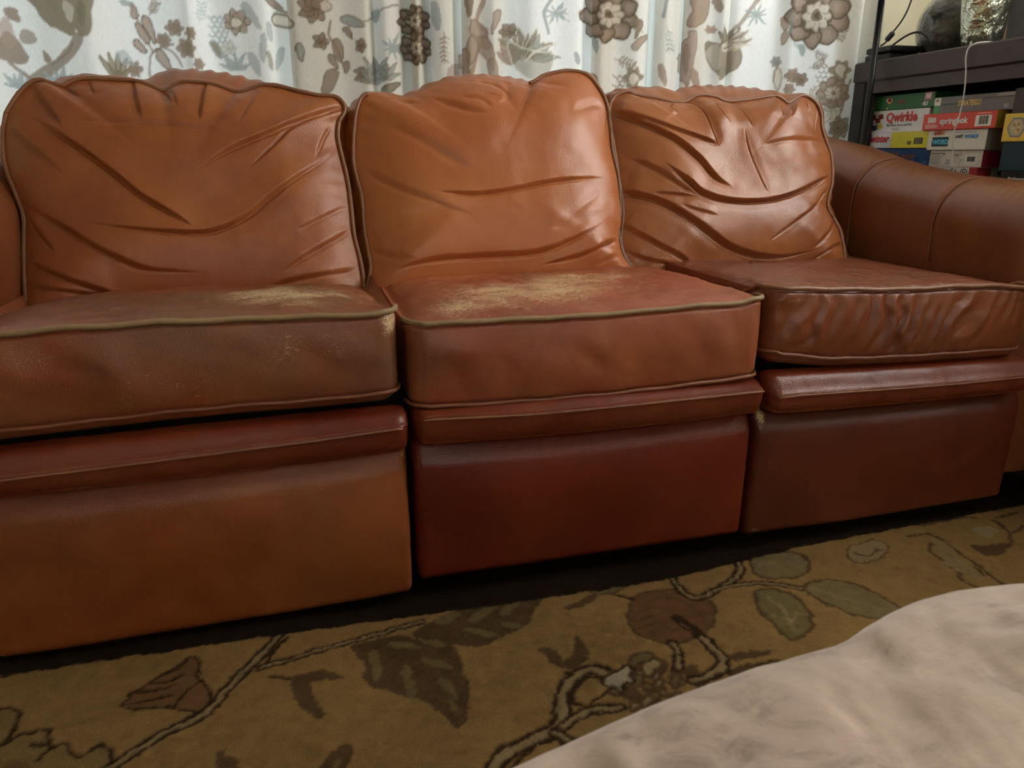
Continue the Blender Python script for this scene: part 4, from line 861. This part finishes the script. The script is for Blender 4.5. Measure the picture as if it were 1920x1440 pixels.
def gbox(px0, px1, pyt, pyb, xf, depth, col, label, z0=None, extra=None, side=None):
    """game box: front face between photo columns px0..px1 on the plane x = xf; returns box and a mapper"""
    pm = (px0 + px1) / 2; ya = at((px0, pyt), 0, xf)[1]; yb = at((px1, pyt), 0, xf)[1]
    zt = at((pm, pyt), 0, xf)[2]; zb = at((pm, pyb), 0, xf)[2]
    if z0 is not None: zb = z0
    yl_ = min(ya, .878); o = MB().box((xf, yb, zb), (xf + depth, yl_, zt), .0012).build('game_box', pc(col)); tag(o, label, 'game box', 'game boxes stacked on the shelf')
    W_ = ya - yb; H_ = zt - zb
    if side: MB().box((xf + .001, yb - .0004, zb + .001), (xf + depth - .001, yb + .0001, zt - .001)).build('side_face', pc(side), o)
    P = lambda a, b: (ya - a * W_, zb + b * H_)
    def rect(a0, a1, b0, b1, c, nm='label_patch', th=.0004):
        return front_rect(o, xf, P(a0, 0)[0], P(a1, 0)[0], P(0, b0)[1], P(0, b1)[1], c, nm, th)
    def txt(s_, a, b, h, c, **k): return text(s_, h * H_ * 1.35, pc(c), o, (xf - .0007, P(a, 0)[0], P(0, b)[1]), **k)
    def bars(a0, a1, b0, b1, n=9):
        m = MB(); r2 = np.random.default_rng(n)
        for k in range(n):
            w_ = (a1 - a0) / n; q0 = P(a0 + k * w_, 0)[0]; q1 = P(a0 + k * w_ + w_ * r2.uniform(.35, .75), 0)[0]; m.box((xf - .0009, q1, P(0, b0)[1]), (xf - .0004, q0, P(0, b1)[1]))
        m.build('barcode', pc((.05, .05, .05)), o)
    def lines(a0, a1, b0, b1, n, c):
        m = MB(); r2 = np.random.default_rng(n + 3)
        for k in range(n):
            zz = P(0, b0 + (b1 - b0) * (k + .5) / n)[1]; m.box((xf - .0008, P(a0 + (a1 - a0) * r2.uniform(.75, 1), 0)[0], zz - .0007), (xf - .0004, P(a0, 0)[0], zz + .0007))
        m.build('small_print', pc(c), o)
    def disc(a, b, r, c, nm='emblem', th=.0006, n=16, ry=None):
        y_, z_ = P(a, b); ry = ry or r; V = [(xf - th, y_ + r * math.cos(2 * math.pi * k / n), z_ + ry * math.sin(2 * math.pi * k / n)) for k in range(n)]
        V += [(xf, v_[1], v_[2]) for v_ in V]; MB().add(V, [tuple(range(n)), tuple(range(2 * n - 1, n - 1, -1))] + [(k, (k + 1) % n, n + (k + 1) % n, n + k) for k in range(n)]).build(nm, pc(c), o)
    return o, rect, txt, bars, lines, disc, (zb, zt, ya, yb)
XF = SX + .034
# far column, bottom to top
o, rect, txt, bars, lines, disc, zz = gbox(1628, 1740, 314, 345, XF, .25, (.018, .016, .02), 'black game box just above the sofa arm, under the blue box', z0=ZS + .001)
o, rect, txt, bars, lines, disc, zz = gbox(1624, 1745, 277.6, 313, XF, .27, (.010, .045, .150), 'dark blue game box with faded orange lettering under the yellow and white box', z0=zz[1] + .0003)
txt('RUMMI', .30, .52, .28, (.20, .07, .03), bold=.0004); txt('SWAP', .58, .42, .28, (.22, .075, .03), bold=.0004); lines(.28, .55, .25, .40, 2, (.10, .14, .20)); lines(.9, .99, .1, .35, 3, (.15, .2, .3))
o, rect, txt, bars, lines, disc, zz = gbox(1624, 1742, 247.5, 277, XF - .004, .26, WHT, 'white and yellow game box with red slanted lettering in the far stack', z0=zz[1] + .0003)
rect(.44, 1, 0, 1, (.60, .50, .035)); txt('Twister', .02, .38, .50, (.42, .02, .03), italic=.25, bold=.001); bars(.80, .94, .22, .62, 9); rect(.70, .76, .2, .42, (.12, .11, .06), th=.0008)
o, rect, txt, bars, lines, disc, zz = gbox(1628, 1743, 205.5, 247, XF + .006, .26, WHT, 'white game box with a red title and coloured tiles, below the green box', z0=zz[1] + .0003)
txt('Qwirkle', .34, .48, .43, (.42, .025, .02), bold=.0013); txt('Mix, Match, Score and Win!', .36, .27, .105, (.05, .08, .12)); txt('2-4 players', .45, .10, .08, (.2, .2, .2))
for a, b, c in ((.12, .70, (.16, .02, .02)), (.20, .56, (.20, .03, .02)), (.08, .40, (.02, .05, .06)), (.16, .22, (.02, .04, .06)), (.245, .72, (.16, .02, .02)), (.25, .28, (.45, .35, .04)), (.07, .2, (.02, .05, .07))):
    front_rect(o, XF + .006, zz[2] - (a - .045) * (zz[2] - zz[3]), zz[2] - (a + .045) * (zz[2] - zz[3]), zz[0] + (b - .14) * (zz[1] - zz[0]), zz[0] + (b + .14) * (zz[1] - zz[0]), c, 'tile_print', .0008, [(.2, 0), (1, .2), (.8, 1), (0, .8)])
o, rect, txt, bars, lines, disc, zz = gbox(1632, 1754, 176.5, 205, XF + .004, .25, (.018, .10, .022), 'green game box with red and yellow emblem, topmost of the far stack', z0=zz[1] + .0003)
disc(.34, .62, .0085, (.50, .36, .03)); disc(.34, .68, .0068, (.42, .02, .02), th=.0009); txt('UNO', .285, .58, .2, (.5, .4, .3), bold=.0005); txt('nitro', .48, .42, .22, (.26, .03, .02), italic=.2, bold=.0005)
rect(.86, .955, .50, .96, (.50, .22, .26)); rect(.88, .94, .62, .86, (.55, .5, .5), th=.0008); txt('4U', .84, .14, .28, (.6, .6, .55), bold=.0008, italic=.15); lines(.03, .2, .15, .75, 3, (.30, .42, .15)); disc(.31, .12, .003, (.5, .36, .03))
# middle column
XM = SX + .026
o, rect, txt, bars, lines, disc, zz = gbox(1740, 1832, 313.5, 350, XM + .004, .26, (.30, .028, .035), 'red box with black and white tile pattern seen above the sofa arm', z0=ZS + .001)
rect(0, .86, 0, 1, (.48, .47, .44)); P = lambda a, b: (zz[2] - a * (zz[2] - zz[3]), zz[0] + b * (zz[1] - zz[0]))
for k in range(4):
    a = .11 + k * .215
    for r_, c_ in ((.0125, (.06, .07, .09)), (.0095, (.5, .49, .46)), (.0065, (.07, .08, .12) if k != 1 else (.40, .15, .04)), (.003, (.5, .48, .45))): disc(a, .84, r_, c_, 'tile_print', .0006 + (.0125 - r_) * .05, 8)
txt('AZUL', .28, .50, .14, (.04, .04, .04), bold=.0005)
m = MB()
for k in range(5):
    g = math.radians(50 + 20 * k); ye = zz[3] - .0006; xc = XM + .09; zc_ = zz[1] - .030
    m.add([(xc, ye, zc_), (xc + .028 * math.cos(g) - .005, ye, zc_ + .024 * math.sin(g)), (xc + .032 * math.cos(g), ye, zc_ + .028 * math.sin(g)), (xc + .028 * math.cos(g) + .005, ye, zc_ + .024 * math.sin(g))], [(0, 1, 2, 3)])
lb = MB().box((XM + .05, zz[3] - .0004, zz[0] + .02), (XM + .135, zz[3], zz[1] - .001)).build('side_label', pc((.42, .45, .42)), o); m.build('leaf_print', pc((.015, .07, .07)), lb)
o, rect, txt, bars, lines, disc, zz = gbox(1745, 1844, 281.5, 313, XM + .006, .25, (.50, .47, .42), 'cream game box with small print, barcode and a red side, under a white box', side=(.22, .015, .03), z0=zz[1] + .0003)
lines(.03, .26, .12, .82, 8, (.22, .20, .18)); rect(.31, .45, .08, .5, (.60, .57, .55)); lines(.33, .43, .12, .45, 5, (.15, .14, .15)); rect(.69, .92, .15, .80, (.56, .54, .50)); bars(.74, .88, .34, .62, 10)
txt("'", .28, .60, .22, (.03, .03, .03), bold=.001); rect(.0, .27, .79, .83, (.1, .1, .1), th=.0008)
m = MB(); pts = [(XM + .0052, *P_) for P_ in [(zz[2] - a * (zz[2] - zz[3]), zz[0] + b * (zz[1] - zz[0])) for a, b in [(.62, .98), (.60, .85), (.64, .75), (.58, .68), (.55, .55), (.60, .48), (.64, .40), (.60, .30), (.62, .05)]]]
m.tube(catmull(pts, 4), .0004, 4).build('puzzle_line', pc((.2, .18, .15)), o); txt('FINE', .49, .66, .14, (.25, .22, .18))
o, rect, txt, bars, lines, disc, zz = gbox(1742, 1852, 243, 281, XM, .25, (.56, .54, .48), 'white game box with a small blue badge and grey side, under the red box', side=(.19, .18, .165), z0=zz[1] + .0003)
rect(.11, .30, .76, .96, (.50, .20, .10)); txt('LAST', .115, .78, .17, (.30, .03, .02), bold=.0008); rect(.09, .38, .18, .66, (.010, .022, .035)); txt('WORD', .105, .30, .24, (.08, .40, .62), bold=.0008)
txt('LAST', .50, .60, .15, (.02, .03, .05), bold=.0005); txt('WORD!', .645, .58, .18, (.04, .22, .45), bold=.0005, italic=.15); lines(.46, .84, .84, .9, 1, (.15, .22, .35)); lines(.28, .45, .86, .9, 1, (.4, .35, .3)); disc(.66, .28, .0035, (.50, .48, .42))
m = MB(); 
for k in range(7): m.box((XM + .09, zz[3] - .0008, zz[0] + .016 + k * .0035), (XM + .115, zz[3] - .0003, zz[0] + .018 + k * .0035))
m.build('side_barcode', pc((.06, .06, .06)), o)
o, rect, txt, bars, lines, disc, zz = gbox(1733, 1870, 210.5, 242.3, XM - .006, .24, (.47, .045, .028), 'red puzzle box with white lettering and a white barcode panel', side=(.17, .12, .015), z0=zz[1] + .0003)
txt('500', .08, .46, .33, (.70, .66, .62), bold=.0009); txt('springbok', .255, .36, .40, (.70, .66, .62), bold=.0006); rect(.74, .945, .14, .76, (.62, .58, .52)); bars(.79, .91, .25, .72, 11); lines(.05, .24, .12, .36, 4, (.60, .35, .30)); lines(.76, .94, .85, .92, 1, (.6, .4, .35))
o, rect, txt, bars, lines, disc, zz = gbox(1755, 1908, 176.5, 209.5, XM + .012, .22, (.115, .108, .10), 'grey game box with gold lettering, topmost of the middle stack', z0=zz[1] + .0003)
rect(.0, .085, .50, .97, (.55, .54, .50)); txt('40', .015, .72, .2, (.1, .1, .1)); rect(.0, .085, .02, .46, (.05, .22, .06)); rect(.09, .34, .48, .60, (.04, .04, .04)); txt('STRATEGO', .315, .40, .32, (.50, .36, .09), bold=.0006, sx=.80)
rect(.62, 1, .70, .78, (.05, .05, .05)); lines(.78, 1.0, .80, .96, 2, (.35, .34, .32)); disc(.90, .25, .007, (.22, .23, .24), ry=.005); txt('2', .875, .14, .2, (.35, .36, .38), italic=.3)
# nearest column
XN = SX + .020
o, rect, txt, bars, lines, disc, zz = gbox(1877, 2010, 322, 352, XN, .26, (.014, .014, .016), 'black game box with white brush lettering, lowest at the right edge', z0=ZS + .001)
txt('Scattergories', .12, .76, .085, (.62, .62, .58), bold=.001, italic=.2)
o, rect, txt, bars, lines, disc, zz = gbox(1881, 2010, 265, 321.5, XN, .26, (.008, .030, .048), 'plain dark teal game box at the right edge, under the yellow box', z0=zz[1] + .0003)
o, rect, txt, bars, lines, disc, zz = gbox(1886, 2010, 210, 264, XN - .004, .26, (.55, .40, .060), 'yellow game box with a grey hexagon picture at the right edge', z0=zz[1] + .0003)
def hexa(a, b, r, c, th):
    disc(a, b, r, c, 'hexagon_print', th, 6)
hexa(.22, .50, .025, (.16, .17, .17), .0005); hexa(.22, .50, .021, (.32, .31, .28), .0008); hexa(.22, .50, .0175, (.38, .32, .17), .0011)
for k in range(7):
    a_ = k * 2.4; disc(.22 + .05 * math.cos(a_) * .9, .5 + .14 * math.sin(a_), .004, (.30, .16, .06) if k % 2 else (.45, .40, .30), 'tile_print', .0014, 6)
o, rect, txt, bars, lines, disc, zz = gbox(1906, 2010, 160, 209.3, XN + .006, .24, (.030, .018, .016), 'dark brown box standing on the yellow game box', z0=zz[1] + .0003)

# --- things on top of the shelf
ZT = .9905
# modem
mo = empty('router'); tag(mo, 'flat black router box with cables at the far end of the shelf top', 'router')
q = at((1655, 105), 0, 1.70)
MB().box((1.625, .80, ZT), (1.73, .905, ZT + .020), .004).build('body', M_blackp, mo); MB().box((1.615, .79, ZT + .020), (1.72, .89, ZT + .036), .003).build('body_lid', M_blackp, mo)
settle(mo, (1.67, .85, ZT))
P = catmull([(1.66, .84, ZT + .041), (1.67, .80, ZT + .062), (1.675, .765, ZT + .066), (1.68, .735, ZT + .050), (1.685, .725, ZT + .030)], 8)
tag(MB().tube(P, .0028, 8).build('cable', M_blackp, None, True), 'short black cable looping over the router box', 'cable')
adp = empty('power_cord'); tag(adp, 'black power cord with inline adapter rising behind the black stand', 'power cord')
P = catmull([at((1648, 88), 0, 1.80), at((1660, 80), 0, 1.80), at((1667, 70), 0, 1.81), at((1676, 58), 0, 1.82), at((1690, 40), 0, 1.83), at((1702, 18), 0, 1.84), at((1712, -12), 0, 1.85), at((1720, -60), 0, 1.86)], 8)
MB().tube(P, .0026, 8).build('cord', M_blackp, adp, True)
a_, b2 = at((1661, 77), 0, 1.804), at((1676, 60), 0, 1.816); MB().tube([a_, a_ * .85 + b2 * .15, a_ * .15 + b2 * .85, b2], [.004, .0085, .0085, .004], 10).build('adapter', M_blackp, adp, True)
settle(adp, tuple(at((1648, 88), 0, 1.80)))
P = catmull([at((1695, -40), 0, 1.95), at((1683, 10), 0, 1.95), at((1670, 35), 0, 1.95), at((1655, 50), 0, 1.95)], 8)
tag(MB().tube(P, .002, 6).build('cable', pc((.25, .2, .14)), None, True), 'thin brown cable hanging along the beige wall', 'cable')
# stand
st = empty('floor_stand'); tag(st, 'slim black metal stand in front of the shelf post, next to the curtain edge', 'stand')
sp = at((1632, 160), 0, 1.565); px_, py_ = sp[0], sp[1]
MB().tube([(px_, py_, .03), (px_, py_, 1.178)], .0085, 16).build('pole', M_black, st, True)
MB().lathe([(0, 0), (.09, 0), (.095, .008), (.085, .022), (.0, .026)], (px_ + .0, py_, .012), 32).build('base', M_black, st, True)
MB().box((px_ - .055, py_ - .05, 1.168), (px_ + .055, py_ + .06, 1.195), .005).build('tray', M_black, st); MB().lathe([(0, 0), (.016, 0), (.02, .012), (0, .012)], (px_, py_, 1.155), 20).build('collar', M_black, st, True)
settle(st, (px_, py_, .012))
# vases
def glassy(name, col, rough, metal, bs):
    s = NT(name); v = s.coord((1, 1, 1)); n1 = s.noise(9, 3, .5, v, 2.5); n2 = s.noise(26, 2, .5, v, 1.5)
    s.link(s.ramp(n1, [(.3, tuple(c * .35 for c in col)), (.6, col), (.8, tuple(min(1, c * 1.5) for c in col))]), s.b.inputs['Base Color'])
    s.b.inputs['Roughness'].default_value = rough; s.b.inputs['Metallic'].default_value = metal; s.b.inputs['Coat Weight'].default_value = 1; s.b.inputs['Coat Roughness'].default_value = .02
    s.link(s.bump(n2, bs, .012, s.bump(n1, bs, .03)), s.b.inputs['Normal']); return s.m
M_vase = glassy('smoky_glaze', (.12, .12, .105), .12, .35, .35); M_merc = glassy('green_mercury_glass', (.62, .68, .55), .03, .9, .7)
def vase(name, px, pxr, depth_x, prof, mat, label):
    c = at((px, 60), 0, depth_x); d = (np.array([c[0], c[1], 1.0]) - CAM) @ FW; R = pxr / FPX * d
    pr = catmull([(r * R, z * R) for r, z in prof], 6); o = MB().lathe([(max(r, 0), z) for r, z in pr], (0, 0, 0), 64).build('body', mat, None, True)
    e = empty(name, (c[0], c[1], ZT)); o.parent = e; rim = [(pr[-1][0] * math.cos(g), pr[-1][0] * math.sin(g), pr[-1][1]) for g in np.linspace(0, 2 * math.pi, 40, endpoint=False)]
    return e, rim, mat
e, rim, m_ = vase('vase', 1786, 62, 1.80, [(0, .0), (.55, .0), (.72, .06), (.93, .42), (1.0, .85), (.93, 1.30), (.70, 1.70), (.42, 1.95), (.34, 2.2), (.40, 2.5)], M_vase, '')
MB().tube(rim, .004, 8, True).build('rim', m_, e, True); tag(e, 'round smoky grey glazed vase on the shelf top, left of the mirrored green one', 'vase')
e, rim, m_ = vase('vase', 1842, 42, 1.685, [(0, 0), (.5, 0), (.66, .05), (.84, .5), (.90, 1.0), (.98, 1.6), (1.0, 2.2), (.8, 2.9), (.6, 3.3), (.7, 3.6)], M_merc, '')
MB().tube(rim, .004, 8, True).build('rim', m_, e, True); tag(e, 'shiny greenish mirrored glass vase on the shelf top, in front of the smoky one', 'vase')
# grey box and framed picture
gb = empty('storage_box'); tag(gb, 'plain grey box on the shelf top at the right edge of the photo', 'box')
yr = at((1884, 60), 0, 1.76)[1] + .03; MB().box((1.76, yr - .33, ZT), (1.94, yr - .03, ZT + .25), .004).build('body', pc((.17, .165, .18), .6), gb); MB().box((1.755, yr - .335, ZT + .25), (1.945, yr - .025, ZT + .28), .004).build('lid', pc((.17, .165, .18), .6), gb); settle(gb, (1.81, yr - .15, ZT))
fr = empty('picture_frame'); yl = at((1884, 20), 0, 1.93)[1]; tag(fr, 'small picture frame with orange-tan wood edge behind the grey box', 'picture frame')
MB().box((1.925, yl - .02, ZT + .0), (1.945, yl + .07, ZT + .26), .002).build('frame', pc((.38, .21, .09)), fr); MB().box((1.923, yl - .012, ZT + .02), (1.925, yl + .062, ZT + .24)).build('picture', pc((.55, .6, .62)), fr); settle(fr, (1.935, yl + .02, ZT))
# white cord hanging over the front of the shelf
q = [at((1863, 84), 0, 1.64), at((1845, 81), 0, 1.615), at((1828, 82), 0, 1.598), at((1816, 90), 0, 1.592), at((1811, 108), 0, 1.592), at((1811, 135), 0, 1.592), at((1809, 165), 0, 1.592), at((1804, 195), 0, 1.592), at((1797, 225), 0, 1.592), at((1789, 245), 0, 1.592), at((1787, 280), 0, 1.592), at((1789, 320), 0, 1.592), at((1792, 420), 0, 1.592)]
q[0][2] = ZT + .003; q[1][2] = max(q[1][2], ZT + .003)
tag(MB().tube(catmull(q, 6), .0017, 8).build('charging_cable', pc((.50, .48, .47), .5), None, True), 'thin white charging cable hanging down in front of the game boxes', 'cable')

# ================================================================== FOREGROUND OTTOMAN
s = NT('brushed_suede'); v = s.coord((1, 1.6, 1)); n1 = s.noise(9, 6, .62, v, 1.4); n2 = s.noise(30, 5, .7, v, .8)
f = s.math('ADD', s.math('MULTIPLY', n1, .65), s.math('MULTIPLY', n2, .35))
s.link(s.ramp(f, [(.36, (.33, .245, .195)), (.47, (.52, .40, .32)), (.62, (.62, .485, .39))]), s.b.inputs['Base Color'])
s.b.inputs['Roughness'].default_value = .9; s.b.inputs['Specular IOR Level'].default_value = .2; s.b.inputs['Sheen Weight'].default_value = .5; s.b.inputs['Sheen Roughness'].default_value = .4
s.link(s.bump(s.noise(300, 4, .6, v), .3, .001), s.b.inputs['Normal']); M_suede = s.m
ZO = .43
edge = catmull([at(p, 2, ZO)[:2] for p in [(700, 1600), (850, 1505), (975, 1442), (1100, 1386), (1230, 1330), (1380, 1274), (1490, 1240), (1570, 1217), (1620, 1186), (1680, 1152), (1750, 1128), (1850, 1110), (1925, 1103), (2050, 1098), (2200, 1110), (2400, 1180)]], 8)
ne = len(edge); inner = np.array([.16, -1.35]); inn = np.linspace(0, 1, ne)[:, None] * np.array([.35, .12]) + np.array([-.06, -1.32])
prof = [(1.0, .06), (1.0, .20), (1.0, .34), (1.0, .40)] + [(1 - .02 * (1 - math.cos(a)), ZO + .014 * math.sin(a) - .004) for a in np.linspace(0, 1.2, 6)] + [(1 - k, ZO + .012 + .030 * (1 - (1 - k / .97) ** 2.2)) for k in np.linspace(.03, .97, 60)]
rows = []
for k, z in prof:
    xy = inn + (edge - inn) * k
    zz_ = np.full(ne, z)
    if k < .999: zz_ = zz_ + (.0035 * fbm(xy[:, 0], xy[:, 1], 11, 3) + .0015 * fbm(xy[:, 0] * 1.5, xy[:, 1], 30, 4)) * min(1, (1 - k) / .06)
    rows.append(np.c_[xy, zz_])
rows.append(np.c_[inn, np.full(ne, .06)])
Vo = np.stack(rows, 1); n, m, _ = Vo.shape; Fo = [tuple(x_) for x_ in grid_faces(n, m).tolist()]
Fo += [(i * m, (i + 1) * m, (i + 1) * m + m - 1, i * m + m - 1) for i in range(n - 1)] + [tuple(range(m)), tuple((n - 1) * m + k for k in range(m - 1, -1, -1))]
ot = empty('ottoman'); tag(ot, 'blurry taupe brushed-suede ottoman in the lower right foreground', 'ottoman')
MB().add(Vo.reshape(-1, 3), Fo).build('cushion', M_suede, ot, True)
for fx, fy in ((.0, -1.05), (.22, -.80), (.40, -1.05)):
    MB().lathe([(0, 0), (.018, 0), (.022, .05), (0, .05)], (fx, fy, .0150), 16).build('foot', M_black, ot, True)
settle(ot, (.2, -1.0, .0150))
# recalculated outward normals for hand-built parts
import bmesh
for o in bpy.data.objects:
    if o.type == 'MESH' and o.name.split('.')[0] not in ('rug', 'curtain', 'leaf_print'):
        bm = bmesh.new(); bm.from_mesh(o.data); bmesh.ops.recalc_face_normals(bm, faces=bm.faces); bm.to_mesh(o.data); bm.free()
